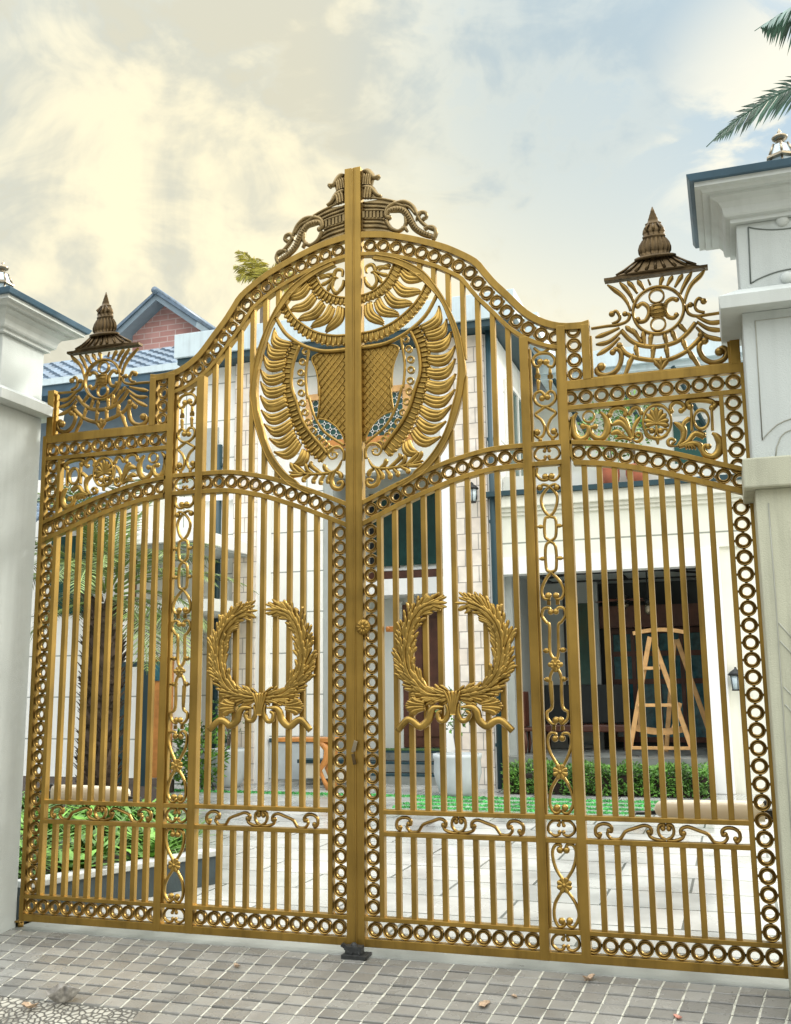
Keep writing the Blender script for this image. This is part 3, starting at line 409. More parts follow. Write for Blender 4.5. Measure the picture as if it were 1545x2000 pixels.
# ornament of the narrow column
WS[:] = [1.85, 1.5]
for z0, z1 in ((3000, 9000), (700, 3000), (0, 700)):
    m_ = MB(); m_.strokes([q for q in DATA['COLUMN'] if z0 < q[4][0][1] < z1], yc=.028, d=.03); s_ = part('column_scrollwork', m_, ORN, bevel=0)
    if z0 == 700: csw = s_
for z0, z1 in ((Z['z3'],Z['z4']), (Z['z7'],Z['q0']), (Z['q3'],3.70)):
    for x0, x1 in ((U['p2'], U['p2']+.013), (U['p3']-.013, U['p3'])): bx('inner_slip', x0, x1, z0, z1, .016, .05, bevel=.0015)
for k, p in enumerate(M(DATA['ROSETTES'])):
    m_ = MB()
    for j in range(8):
        a = math.pi*j/4 + (.39 if k else 0); l = 46 if (j % 2 == 0 or k) else 34
        x, z = p[0]*1000, p[1]*1000
        m_.stroke([(x,z),(x+l*.6*math.cos(a), z+l*.6*math.sin(a)),(x+l*math.cos(a), z+l*math.sin(a))], 9, 20, yc=.018, d=.016)
    m_.ball((p[0], .012, p[1]), .013, .8); part('rosette', m_, ORN, csw, 0)
WS[:] = [1.6, 1.3]
# acanthus frieze under the shelf
m_ = MB(); m_.strokes(DATA['ACANTHUS'][:2], yc=.03, d=.034)
m_.ring(DATA['ACA_SMALL'][0][0]/1000., DATA['ACA_SMALL'][0][1]/1000., [(.041,.045),(.041,.02),(.036,.014),(.030,.02),(.030,.045)], 24)
part('lyre_scroll', m_, ORN, bevel=0); m_ = MB(); m_.ring(2.228, 3.135, [(.050,.045),(.050,.018),(.043,.012),(.036,.018),(.036,.045)], 24, 1, 1.38); part('oval_frame', m_, ORN, bevel=0)
m_ = MB(); m_.strokes(DATA['ACANTHUS'][2:13], yc=.03, d=.034); fr = part('acanthus_scroll', m_, ORN, bevel=0); m_ = MB(); m_.strokes(DATA['ACANTHUS'][13:], yc=.03, d=.034); part('acanthus_scroll', m_, ORN, bevel=0)
m_ = MB(); m_.ring(1.9705, 3.146, [(.091,.046),(.091,.016),(.084,.008),(.076,.016),(.076,.046)], 32, 1, 1.27); m_.strokes(DATA['PALMETTE'], yc=.026, d=.03)
part('palmette', m_, ORN, fr, 0)
WS[:] = [1.75, 1.3]
# crowning finial on the shelf
m_ = MB(); m_.strokes(DATA['FINIAL'], yc=.03, d=.026); fin = part('finial_scrollwork', m_, CAST, bevel=0)
cx = 2.0155
m_ = MB(); m_.ring(cx, 3.856, [(.162,.046),(.163,.022),(.156,.012),(.149,.012),(.143,.022),(.144,.046)], 48)
for zz in (3.948, 3.765): m_.ring(cx-.005, zz, [(.050,.045),(.050,.02),(.044,.014),(.038,.02),(.038,.045)], 24)
part('finial_ring', m_, CAST, fin, 0)
m_ = MB(); m_.lathe([(.022,-.047),(.038,-.043),(.047,-.03),(.05,0),(.047,.03),(.038,.043),(.022,.047)], (cx,.03,3.853), 16, .45)
for k in range(-3, 4):
    m_.tube([(cx-.05, .008, 3.853+.013*k), (cx, .004, 3.853+.013*k+.008*(-1)**k), (cx+.05, .008, 3.853+.013*k)], .0028, 5)
part('woven_knot', m_, CAST, fin, 0)
m_ = MB()
m_.box(1.697, 2.325, .002, .058, 4.084, 4.102)
m_.lathe([(.262,4.102),(.262,4.112),(.215,4.125),(.17,4.148),(.135,4.178),(.122,4.196)], (cx,.03,0), 64, .17)
m_.lathe([(.122,4.190),(.128,4.196),(.128,4.208),(.10,4.210),(.082,4.214),(.102,4.24),(.104,4.265),(.095,4.295),(.078,4.322),(.066,4.334),(.071,4.338),(.071,4.35),(.062,4.352),(.070,4.368),(.066,4.392),(.052,4.418),(.047,4.424),(.050,4.428),(.050,4.434),(.036,4.440),(.030,4.458),(.031,4.461),(.022,4.482),(.023,4.485),(.013,4.51),(.014,4.512),(.003,4.545)], (cx,.03,0), 96, .42, (4,8,16,.26))
for a, b_ in ((-.26,-.12),(-.2,-.095),(-.13,-.07),(-.06,-.03),(0,0),(.06,.03),(.13,.07),(.2,.095),(.26,.12)):
    y = lambda r, q: .03 - .17*math.sqrt(max(0, r*r-q*q)) - .004
    m_.tube([(cx+a*.93, y(.25, a*.93), 4.115), (cx+(a+b_)*.5, y(.17, (a+b_)*.5), 4.147), (cx+b_, y(.128, b_), 4.192)], [.010,.009,.006], 6)
for q in (-.048, 0, .048):
    m_.tube([(cx+q*.7, -.002, 4.37), (cx+q, -.004, 4.39), (cx+q*.5, .006, 4.425)], [.006,.010,.005], 6)
part('finial_spire', m_, SPIRE, fin, 0)
for x0, x1, z0, z1 in ((U['e1'], U['e1']+.012, Z['s4'], 3.74), (2.405, 2.419, Z['s4'], 3.78), (U['e1']+.0125, 2.4045, Z['s4'], Z['s4']+.012)): bx('inner_slip', x0, x1, z0, z1, .018, .05, bevel=.0015)

WS[:] = [1.25, 1.1]
# half medallion
D = DATA['MED']
m_ = MB(); A = resample(med_out, 70); B = resample(med_in, 70); m_.strip(A, B, .004, .054)
for P in (A, B): m_.tube([(x, .004, z) for x, z in P], .0065, 6)
med = part('medallion', m_, GOLD, bevel=0)
def curve(P, r, name='medallion_rib', y=.024, m=GOLD, sub=5):
    q = MB(); q.tube([(x, y, z) for x, z in smooth(P, sub)], r, 8); return part(name, q, m, med, 0)
def banded(P, Q, n, name, scallop=True):   # plate between two curves with cross ribs and a scalloped outer edge
    A = resample(smooth(P, 6), 60); B = resample(smooth(Q, 6), 60); q = MB(); q.strip(A, B, .026, .044)
    a = resample(A, n); b = resample(B, n)
    for p, s in zip(a, b): q.tube([(p[0],.022,p[1]), ((p[0]*.4+s[0]*.6),.017,(p[1]*.4+s[1]*.6)), (s[0],.020,s[1])], [.0035,.0055,.006], 6)
    if scallop:
        for i in range(n-1): q.ball(((b[i][0]+b[i+1][0])/2, .024, (b[i][1]+b[i+1][1])/2), .013, .8, 8, 5)
    return part(name, q, ORN, med, 0)
topc = lambda P: [(.0592, P[-1][1] - (P[-2][1]-P[-1][1])*.12)] if P[-1][0] > .06 else []
def close(P): P = M(P); return P + topc(P)
banded(close(D['A_in']), close(D['A_out']), 12, 'beaded_arc'); curve(close(D['A_in']), .008)
banded(close(D['B_in']), close(D['B_out']), 16, 'ribbed_arc'); curve(close(D['B_in']), .009); curve(close(D['C_tube']), .0145, y=.02)
lo = M(D['l_out'])[:-1] + [(.20,3.13)]; ro = M(D['rib_out'])[:-1] + [(.245,3.075)]
banded(lo, ro, 27, 'ribbed_border'); curve(lo, .013, y=.02); curve(M(D['l_in']), .010, y=.02)
m_ = MB()
for p in M(D['l_ring']) + [(.232,3.215),(.178,3.163)]: m_.ring(p[0], p[1], [(.026,.045),(.026,.02),(.022,.014),(.017,.016),(.015,.021),(.0135,.026),(.0135,.045)], 20)
part('pearl_string', m_, ORN, med, 0)
def flame(p, q, hook=1, w=.021, sag=.17, ess=False):   # a three-ridged blunt curling leaf from p to q
    d = Vector((q[0]-p[0], q[1]-p[1])); L_ = d.length; d /= L_; n = Vector((-d.y, d.x))*hook
    fb = MB()
    for k, s in ((-1, 1.0), (0, .97), (1, .90)):
        pts = []; rr = []
        for i in range(13):
            t = i/12; tt = t*s
            sw = (-sag*math.sin(math.pi*min(1, tt*1.05)) + .30*max(0, (tt-.64)/.36)**1.5)*L_ if not ess else -sag*math.sin(2*math.pi*.74*tt**1.15)*L_
            body = .72 + .28*math.sin(math.pi*min(1, t*.9+.1)) - .35*max(0, (t-.75)/.25)
            pt = Vector(p) + d*(L_*tt) + n*(sw + k*w*.62*body)
            pts.append((pt.x, .030 - .010*math.sin(math.pi*t) - (.005 if k == 0 else 0), pt.y)); rr.append(w*.44*body*(1 if i < 12 else .5))
        fb.tube(pts, rr, 7)
    part('flame_leaf', fb, ORN, med, 0)
for p, q in D['side_leaf']:
    P_, Q_ = M([p])[0], M([q])[0]; flame((P_[0]-(Q_[0]-P_[0])*.06, P_[1]-(Q_[1]-P_[1])*.06), (Q_[0]+(Q_[0]-P_[0])*.07, Q_[1]+(Q_[1]-P_[1])*.07), 1, .040)
for p, q in D['fan_leaf']:
    P_, Q_ = M([p])[0], M([q])[0]; flame((P_[0]-(Q_[0]-P_[0])*.12, P_[1]-(Q_[1]-P_[1])*.12), (Q_[0]+(Q_[0]-P_[0])*.20, Q_[1]+(Q_[1]-P_[1])*.20), 1, .038, .13, True)
WS[:] = [2.0, 1.3]
m_ = MB(); m_.strokes(D['top'], yc=.028, d=.03); part('acanthus_tuft', m_, ORN, med, 0)
m_ = MB(); m_.tube([(x/1000., .018, z/1000.) for x, z in smooth(D['spiral'], 5)], [.012-.0065*i/45 for i in range(46)][:len(smooth(D['spiral'],5))], 8); m_.ball((.128,.016,3.118), .010)
m_.strokes(D['acan'], yc=.022, d=.034); part('acanthus_spray', m_, ORN, med, 0)
lr = smooth(M(D['lat_r']), 4); lb = smooth(M(D['lat_b']), 4); lt = smooth(M(D['lat_t']), 4)
poly = lt + lr + lb[1:] + [(.0592, lb[-1][1]), (.0592, lt[0][1])]
m_ = MB(); m_.prism(poly, .030, .044)
for P in (lr, lb): m_.tube([(x,.026,z) for x, z in P], .0065, 7)
def inside(x, z):
    c = False; n = len(poly)
    for i in range(n):
        a, b = poly[i], poly[i-1]
        if (a[1] > z) != (b[1] > z) and x < (b[0]-a[0])*(z-a[1])/(b[1]-a[1])+a[0]: c = not c
    return c
for sgn in (1, -1):
    for k in range(-60, 60):
        c0 = k*.056; run = []
        for i in range(0, 80):
            x = .06+.004*i; z = 3.5 + c0 + sgn*x*1.18
            if inside(x, z): run.append((x, .0285 if sgn > 0 else .027, z))
            else:
                if len(run) > 2: m_.tube([run[0], run[-1]], .0036, 5)
                run = []
        if len(run) > 2: m_.tube([run[0], run[-1]], .0036, 5)
part('lattice_panel', m_, GOLD, med, 0)

WS[:] = [1.55, 1.25]
CRESTM = mat('olive_bronze', (.20,.145,.065), .4, .8, .35, 12, .1, 160)
# crest above the arch
m_ = MB(); pl = smooth(M(DATA['CREST_PLATE'][1:-1]), 2); m_.prism([(.05, pl[0][1])] + pl + [(.05, pl[-1][1])], .03, .046)
for P in DATA['CREST_BANDS']: m_.tube([(x,.026,z) for x, z in smooth(M(P), 4)], .0085, 7)
for x, z in M(DATA['CREST_BEADS']): m_.box(x-.008, x+.008, .014, .031, z-.024, z+.024)
m_.prism(M(DATA['CREST_CAP'])[::-1], .028, .046); m_.strokes(DATA['CREST'], yc=.026, d=.04)
rb_ = resample(smooth(M(DATA['CREST_RIBS']), 5), 22)
for i in range(1, 21):
    tx, tz = rb_[i+1][0]-rb_[i-1][0], rb_[i+1][1]-rb_[i-1][1]; l = math.hypot(tx, tz); nx, nz = -tz/l*.017, tx/l*.017
    m_.tube([(rb_[i][0]-nx, .004, rb_[i][1]-nz), (rb_[i][0], .000, rb_[i][1]), (rb_[i][0]+nx, .004, rb_[i][1]+nz)], .0035, 6)
part('crest_scroll', m_, CRESTM, bevel=0)

WS[:] = [1.0, 1.0]
# laurel wreath tied with a ribbon
m_ = MB(); rnd = random.Random(3)
def laurel(P, side):
    Q = resample(smooth(M(P), 8), 64)[4:]
    m_.tube([(x, .002, z) for x, z in Q], [.032]*60, 8)
    for i in range(58, 0, -1):
        tx, tz = Q[i-1][0]-Q[min(i+1,59)][0], Q[i-1][1]-Q[min(i+1,59)][1]; l = math.hypot(tx, tz); tx /= l; tz /= l
        fat = .75 + .3*math.sin(math.pi*i/60)
        for s, dy in ((-1, 0), (1, 0), (0, -.014), (-.55, -.008), (.55, -.008)):
            if rnd.random() < .28: continue
            nx, nz = -tz, tx; L_ = rnd.uniform(.075, .115)*fat*1000; sp = s*rnd.uniform(.35, .72)
            dx, dz = tx*math.cos(sp)+nx*math.sin(sp), tz*math.cos(sp)+nz*math.sin(sp)
            x0, z0 = (Q[i][0]+nx*s*.020)*1000, (Q[i][1]+nz*s*.020)*1000
            cv = rnd.uniform(-8, 8)
            m_.stroke([(x0, z0), (x0+dx*L_*.5-dz*cv*.4, z0+dz*L_*.5+dx*cv*.4), (x0+dx*L_-dz*cv, z0+dz*L_+dx*cv)], 9, 34*fat, yc=-.014+dy, d=.024, sub=4)
laurel(DATA['WR_R'], 1); laurel(DATA['WR_L'], -1)
for x, z in M(DATA['WR_LOBE']):
    sg = 1 if x > .66 else -1
    for k in range(13):
        a = -1.15 + .19*k; x0, z0 = (x-sg*.045)*1000, z*1000 + 6 + (k-6)*4
        l = 92 - abs(k-6)*7
        m_.stroke([(x0-sg*40, z0), (x0+sg*l*.45*math.cos(a*.8), z0+l*.28*math.sin(a)), (x0+sg*l*math.cos(a*.8), z0+l*.75*math.sin(a))], 12, 32, yc=-.018-.004*(k % 3), d=.028, sub=4)
wre = part('wreath', m_, ORN, bevel=0)
WS[:] = [1.25, 1.2]; m_ = MB(); m_.strokes(DATA['WR_RIB'], yc=-.028, d=.034)
kx, kz = DATA['WR_K'][1]
for q, w_ in ((-34, 18), (-17, 20), (0, 24), (17, 20), (34, 18)):
    m_.stroke([(kx+q*.35, kz-78), (kx+q*.7, kz), (kx+q*1.5, kz+70)], 14, w_+5, yc=-.032, d=.03)
part('ribbon', m_, ORN, wre, 0)

# knob, lever and hasp at the meeting stile
m_ = MB(); x, z = DATA['KNOB'][0]; x, z = x/1000., z/1000.
m_.ring(x, z, [(.0505,-.006),(.0505,-.016),(.044,-.024),(.020,-.028),(.001,-.028),(.001,-.006)], 28)
for k in range(10):
    a = k*math.pi/5; m_.tube([(x+.018*math.cos(a), -.028, z+.018*math.sin(a)), (x+.043*math.cos(a), -.025, z+.043*math.sin(a))], [.004,.008], 6)
m_.ball((x, -.028, z), .013)
part('knob', m_, GOLD, bevel=0)
m_ = MB(); m_.box(.19, .245, .070, .10, 1.922, 1.957); m_.tube([(.205,.06,1.94),(.205,.085,1.94)], .014, 10); part('lever_handle', m_, ORANGE, bevel=.004)
m_ = MB(); m_.beam((-.012,-.016,1.165),(.012,-.022,1.238),.018,.008); m_.beam((.004,-.02,1.17),(.022,-.026,1.235),.014,.008); part('hasp', m_, CHROME, bevel=.002)
m_ = MB(); m_.beam((-.008,-.018,1.155),(.008,-.024,1.09),.02,.014); part('bolt_tail', m_, SPIRE, bevel=.002)
m_ = MB(); m_.tube([(2.508,.03,.205),(2.508,.03,.32)], .013, 12); part('hinge', m_, BLACK, bevel=0)

left = copy_tree(gate, skip=('knob', 'lever_handle', 'hasp', 'bolt_tail', 'hinge'))
left.location.x = -1.25; left.scale.x = -1
left['label'] = 'left leaf of the golden gate, hung on the pillar nearer the palm trunk'
b = MB(); b.tube([(-2.505,.03,-.045),(-2.505,.03,-.012)], .02, 14); b.box(-2.535,-2.495,.0,.06,-.012,-.002); b.tube([(-2.512,.03,.02),(-2.512,.03,.16)], .012, 12)
h = obj('hinge', b, CAST); h.parent = left; h.matrix_parent_inverse = (Matrix.Translation(left.location) @ Matrix.Diagonal((-1,1,1,1))).inverted()
b = MB(); b.box(-.06, .10, -.10, .02, -.054, -.030); b.box(-.045, .06, -.07, -.014, -.030, .016); b.beam((-.085,-.02,.012),(-.02,-.02,-.02),.03,.02); b.beam((-.06,-.03,.0),(.04,-.03,-.01),.03,.03); b.tube([(.0,-.07,-.03),(.02,-.05,.02),(.05,-.07,-.03)], .009, 8); b.ball((.005,-.045,.014), .022)
tag(obj('gate_stop', b, RUBBER, bevel=.004), 'black iron drop-bolt socket on the ground under the meeting of the two leaves', 'gate stop')

# gate openers behind the leaves
for sx, lab in ((1, 'long beige cover of the gate motor behind the right leaf'), (-1, 'long beige cover of the gate motor behind the left leaf, over the flower bed')):
    g = empty('gate_opener', (sx*2.2, .25, .80), lab, 'gate motor', 'motors that swing the leaves')
    b = MB(); prof = [(0,.0),(.012,.03),(.03,.043),(.08,.050),(.30,.054),(.45,.056),(.62,.056)]
    vs = []; n = 14
    for t, r in prof:
        for k in range(n):
            a = 2*math.pi*k/n; cy = math.copysign(abs(math.cos(a))**.6, math.cos(a)); cz = math.copysign(abs(math.sin(a))**.6, math.sin(a))
            vs.append((sx*(1.81+t), .25+r*1.1*cy, .838+r*cz))
    b.add(vs, [(i*n+k, i*n+(k+1)%n, (i+1)*n+(k+1)%n, (i+1)*n+k) for i in range(len(prof)-1) for k in range(n)] + [tuple(range(n)), tuple(range((len(prof)-1)*n, len(prof)*n))], True)
    obj('cover', b, BEIGE, g)
    b = MB(); b.box(min(sx*2.43,sx*2.56), max(sx*2.43,sx*2.56), .21, .30, .80, .85); obj('bracket', b, BLACK, g); b = MB(); b.tube([(sx*1.83,.25,.815),(sx*1.70,.22,.815),(sx*1.70,.06,.81)], .013, 8); obj('arm', b, BLACK, g)
    b = MB(); b.ball((sx*2.445, .22, .885), .022); obj('release_knob', b, BLACK, g)

# ------------------------------------------------------------------ pillars and their lanterns
def pillar(sx, x0, label):
    x1 = x0+.56; g = empty('gate_pillar', (sx*(x0+.28), -.22, -.1), label, 'pillar', 'pillars of the gateway')
    def X(a, b): return (min(sx*a, sx*b), max(sx*a, sx*b))
    def pb(name, ov, z0, z1, m=PLAST, yo=None, bev=.006):
        b = MB(); a, c = X(x0-ov, x1+ov); b.box(a, c, -.45-ov, .02+ov, z0, z1); return obj(name, b, m, g, bev)
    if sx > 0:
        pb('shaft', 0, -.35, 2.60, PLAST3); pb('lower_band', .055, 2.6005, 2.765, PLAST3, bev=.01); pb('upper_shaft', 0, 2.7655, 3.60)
    else: pb('shaft', 0, -.35, 3.60)
    def frus(name, o0, o1, z0, z1, m):
        b = MB(); a0, c0 = X(x0-o0, x1+o0); a1, c1 = X(x0-o1, x1+o1)
        b.hexa([(a0,-.45-o0,z0),(c0,-.45-o0,z0),(c0,.02+o0,z0),(a0,.02+o0,z0),(a1,-.45-o1,z1),(c1,-.45-o1,z1),(c1,.02+o1,z1),(a1,.02+o1,z1)]); return obj(name, b, m, g, .003)
    frus('upper_band', .112, .118, 3.6005, 3.672, PLAST2); frus('upper_band_slope', .115, .012, 3.6725, 3.735, PLAST2); 
    pb('frieze', -.004, 3.7355, 4.125, PLAST)
    # cornice: cyma profile swept round
    prof = [(.0,4.1255),(.028,4.1255),(.028,4.150),(.052,4.156),(.060,4.168),(.066,4.205),(.085,4.235),(.118,4.250),(.128,4.252),(.128,4.268),(.165,4.268),(.172,4.285),(.205,4.290),(.205,4.318)]
    b = MB(); vs = []
    for o, z in prof: a, c = X(x0-o, x1+o); vs += [(a,-.45-o,z),(c,-.45-o,z),(c,.02+o,z),(a,.02+o,z)]
    n = len(prof); b.add(vs, [(i*4+k, i*4+(k+1)%4, (i+1)*4+(k+1)%4, (i+1)*4+k) for i in range(n-1) for k in range(4)] + [(3,2,1,0), tuple(range(n*4-4, n*4))])
    obj('cornice', b, PLAST2, g)
    frus('coping', .228, .245, 4.3185, 4.355, COPING)
    frus('coping_slope', .242, -.05, 4.3555, 4.47, COPING)
    # sunk lines and bosses of the front face
    yf = -.4515
    def line(P, r=.0042, m=GROOVE): b = MB(); b.tube([(sx*x, yf, z) for x, z in P], r, 6); return obj('panel_line', b, m, g)
    if sx > 0:
        yf = -.4475
        top = [(2.555+.03*k, 4.102-.042*math.sin(math.pi*k/14*1.0)**.8 if 0 < k < 14 else 4.102) for k in range(15)]
        bot = [(2.545+.031*k, 3.767+.055*math.sin(math.pi*k/14)**.8 if 0 < k < 14 else 3.767) for k in range(15)]
        line(top); line(bot); line([(2.555,4.102),(2.545,3.767)]); line([(2.975,4.102),(2.979,3.767)])
        for zz in (4.112, 3.775):
            b = MB(); b.ball((2.735, -.445, zz), .036, .75, 16, 10); obj('boss', b, PLAST2, g)
        yf = -.4515
        line([(2.86,3.547),(2.553,3.546),(2.543,2.868),(2.575,2.905),(2.622,2.946),(2.66,2.963),(2.70,2.974),(2.76,2.98),(2.86,2.965)], .0035, GROOVE2)
        line([(2.604,2.77),(2.612,2.82),(2.635,2.875),(2.66,2.9),(2.70,2.914),(2.76,2.915)], .0035, GROOVE2)
        line([(2.55,2.52),(2.55,2.0),(2.543,1.2),(2.54,.6)], .0035, GROOVE2)
        for za, zb in ((1.88,1.80),(1.785,1.71),(1.55,1.48),(1.46,1.385)): line([(2.556,za),(2.63,zb-.02)], .0035, GROOVE2)
    else:
        for z0, z1 in ((.3, 2.45),):
            pass
    return g
pillar(1, 2.487, 'pale plaster pillar beside the right leaf, with two round bosses under its blue coping')
pillar(-1, 2.537, 'pale plaster pillar beside the left leaf, its blue coping cut by the photo edge')
def lantern(x, y, z, label):
    g = empty('post_lantern', (x, y, z), label, 'lantern', 'lanterns on the pillar copings')
    s = .80
    def six(r, zz): return [(x+s*r*math.cos(math.pi/6+k*math.pi/3), y+s*r*math.sin(math.pi/6+k*math.pi/3), z+(zz-z)*s) for k in range(6)]
    def loft(name, rs, m, bev=0):
        b = MB(); vs = []
        for r, zz in rs: vs += six(r, z+zz)
        n = len(rs); b.add(vs, [(i*6+k, i*6+(k+1)%6, (i+1)*6+(k+1)%6, (i+1)*6+k) for i in range(n-1) for k in range(6)] + [tuple(range(5,-1,-1)), tuple(range(n*6-6, n*6))]); return obj(name, b, m, g, bev)
    loft('base', [(.06,0),(.06,.02),(.075,.03),(.045,.05),(.07,.07)], CHROME)
    loft('glass_body', [(.062,.071),(.085,.18)], GLASSL)
    b = MB()
    for k in range(6):
        p, q = six(.066, z+.071)[k], six(.09, z+.18)[k]; b.tube([p, q], .006, 6)
    obj('glazing_bar', b, CHROME, g)
    loft('eave', [(.09,.1805),(.118,.186),(.118,.20),(.10,.215)], CHROME)
    loft('hood', [(.085,.2155),(.055,.30),(.05,.305)], GLASSL)
    b = MB()
    for k in range(6): b.tube([six(.094, z+.215)[k], six(.056, z+.305)[k]], .007, 6)
    obj('hood_bar', b, CHROME, g)
    b = MB(); b.lathe([(r*s, q*s) for r, q in [(.05,.306),(.03,.318),(.018,.33),(.03,.338),(.052,.352),(.058,.365),(.045,.378),(.02,.39),(.012,.40),(.016,.41),(.006,.425),(.002,.44)]], (x,y,z), 16); obj('knop', b, CHROME, g)
GLASSL = mat('pale_lantern_glass', (.55,.66,.72), .12, 0, .1, 4)
lantern(2.775, -.22, 4.44, 'brass and glass lantern on the right pillar, under the palm frond')
lantern(-2.775, -.22, 4.46, 'brass and glass lantern on the left pillar, cut by the photo edge')

# ------------------------------------------------------------------ ground, apron, courtyard
def flat(name, x0, x1, y0, y1, z, m):
    b = MB(); b.add([(x0,y0,z),(x1,y0,z),(x1,y1,z),(x0,y1,z)], [(0,1,2,3)]); return tag(obj(name, b, m), kind='structure')
flat('ground', -900, 900, -900, 900, -.45, GROUND)
PR = [(.02,-.045),(-.03,-.046),(-.144,-.058),(-.258,-.077),(-.372,-.095),(-.486,-.111),(-.6,-.126),(-.714,-.140),(-.828,-.152),(-.95,-.173),(-1.2,-.222),(-1.6,-.30),(-2.2,-.40)]
def ramp(y):
    for a, c in zip(PR, PR[1:]):
        if y >= c[0]: t = (y-a[0])/(c[0]-a[0]); return a[1]+(c[1]-a[1])*min(1, max(0, t))
    return PR[-1][1]
b = MB(); b.box(-2.53, 2.60, -.028, .34, -.20, -.046)
tag(obj('threshold', b, CONC, bevel=.004), kind='structure')
# bed of mortar under the setts
b = MB(); ys = [.0-.05*k for k in range(45)]
vs = []
for y in ys: vs += [(-4.2,y-.03,ramp(y-.03)-.024),(4.2,y-.03,ramp(y-.03)-.024)]
b.add(vs, [(2*i,2*i+1,2*i+3,2*i+2)[::-1] for i in range(len(ys)-1)])
tag(obj('apron_bed', b, GAP), kind='structure')
def edge(x):  # front edge of the apron, where the street cobbles begin
    return -.925 - .012*max(0, x+1.9) - .02*max(0,x+.8) - (.05*max(0, x+.9))
b = MB(); rnd = random.Random(11); jm = MB()
for k in range(16):
    y1 = -.032-.114*k; y0 = y1-.114; stag = 0
    for i in range(-32, 32):
        xc = i*.134 + .03 + stag
        if xc < -1.0 and y0 < edge(xc)-.03: continue
        g_ = .0042; gy = .0080; j = lambda: rnd.uniform(-.0022, .0022)
        q = []
        for (dx, yy) in ((-.067+g_, y0+gy), (.067-g_, y0+gy), (.067-g_, y1-gy), (-.067+g_, y1-gy)):
            x = (xc+dx)*(1+.065*(yy+.03)) + j(); yy += j(); q.append((x, yy))
        if True:
            xr = q[1][0]; xl = xr + 2*g_*1.0; zj = rnd.uniform(-.004, -.0015)
            jm.add([(q[1][0]-.003,q[1][1]-.008,ramp(q[1][1])+zj),(q[1][0]+.0112,q[1][1]-.008,ramp(q[1][1])+zj),(q[2][0]+.0112,q[2][1]+.008,ramp(q[2][1])+zj),(q[2][0]-.003,q[2][1]+.008,ramp(q[2][1])+zj)], [(0,1,2,3)])
        tilt = rnd.uniform(-.001, .0028); h = rnd.uniform(-.002, .003)
        lo = [(x, y, ramp(y)-.03) for x, y in q]; cx = sum(p[0] for p in q)/4; cy = sum(p[1] for p in q)/4
        mid = [(x, y, ramp(y)-.0035+h) for x, y in q]
        hi = [(cx+(x-cx)*.965, cy+(y-cy)*.965, ramp(y)+h+tilt*(1 if n in (0,1) else -1)) for n, (x, y) in enumerate(q)]
        b.add(lo+mid+hi, [(0,1,5,4),(1,2,6,5),(2,3,7,6),(3,0,4,7),(4,5,9,8),(5,6,10,9),(6,7,11,10),(7,4,8,11),(8,9,10,11)])
tag(obj('driveway_setts', b, SETT), kind='structure'); tag(obj('sett_mortar', jm, JOINT), kind='structure')
b = MB(); n = 40; vs = []
for i in range(n+1):
    x = -6+8*i/n; y1 = edge(x)+.01
    for t in (0, .12, .35, 1): y = y1-3.0*t; vs.append((x, y, ramp(y)-.010-.06*t*0))
b.add(vs, [(i*4+k, (i+1)*4+k, (i+1)*4+k+1, i*4+k+1)[::-1] for i in range(n) for k in range(3)])
tag(obj('street', b, COBBLE), kind='structure')
flat('courtyard', -40, 30, .335, 60, -.060, PAVE)
b = MB(); rnd = random.Random(2)
for y0, y1 in ((6.75,6.87),(7.15,7.27),(7.55,7.67),(7.98,8.12),(8.42,8.60)):
    n = 5200
    for i in range(n):
        x = rnd.uniform(-10.5, 1.2)
        if y0 < 8.3 and x < -2.2-(8.3-y0)*.0: continue
        y = rnd.uniform(y0, y1); b.leafquad((x, y, -.058), (rnd.uniform(-.6,.6), rnd.uniform(-.6,.6), 1), (0,1,0), rnd.uniform(.015,.04), .02)
tag(obj('grass_joints', b, GRASS), kind='stuff')

# fallen leaves
def fallen(x, y, r, label, m, curl=.4, seed=1):
    rd = random.Random(seed); b = MB(); n = 16; vs = [(0,0,.012)]; fs = []
    for ringi in (1, 2, 3):
        for k in range(n):
            a = 2*math.pi*k/n; rr = r*ringi/3*(1+.30*math.cos(2*a)+ (.16 if k % 2 else -.10)*(ringi == 3))
            vs.append((rr*math.cos(a), rr*.75*math.sin(a), .006 + curl*r*(ringi/3)**2*(.4+.6*abs(math.sin(a*1.0+seed))) + rd.uniform(0, .10)*r*ringi/3))
    fs += [(0, 1+k, 1+(k+1)%n) for k in range(n)]
    for q in range(2): fs += [(1+q*n+k, 1+(q+1)*n+k, 1+(q+1)*n+(k+1)%n, 1+q*n+(k+1)%n) for k in range(n)]
    o = len(vs); vs += [(p[0], p[1], p[2]-.0025) for p in vs]; fs += [tuple(i+o for i in f[::-1]) for f in fs]
    ca, sa = math.cos(seed*1.3), math.sin(seed*1.3)
    b.add([(x+p[0]*ca-p[1]*sa, y+p[0]*sa+p[1]*ca, ramp(y)+p[2]) for p in vs], fs, False)
    b.tube([(x,y,ramp(y)+.008),(x+r*1.2*ca,y+r*1.2*sa,ramp(y)+.012)], .002, 5)
    return tag(obj('fallen_leaf', b, m), label, 'leaf', 'dry leaves on the paving')
fallen(-1.41, -.96, .070, 'large grey crumpled dry leaf at the edge of the setts', GREYLF, 1.3, 3)
fallen(-1.565, -1.045, .036, 'curled tan leaf lying on the street cobbles', DRYLEAF, .7, 5)
fallen(-.645, -.325, .022, 'small brown leaf on the setts below the left leaf of the gate', DRYLEAF, .6, 2)
fallen(1.437, -.13, .032, 'brown leaf against the threshold under the right leaf of the gate', DRYLEAF, .8, 8)
fallen(.933, -.52, .042, 'pale tan flat leaf, widest of those on the setts right of the gate stop', DRYLEAF, .2, 6)
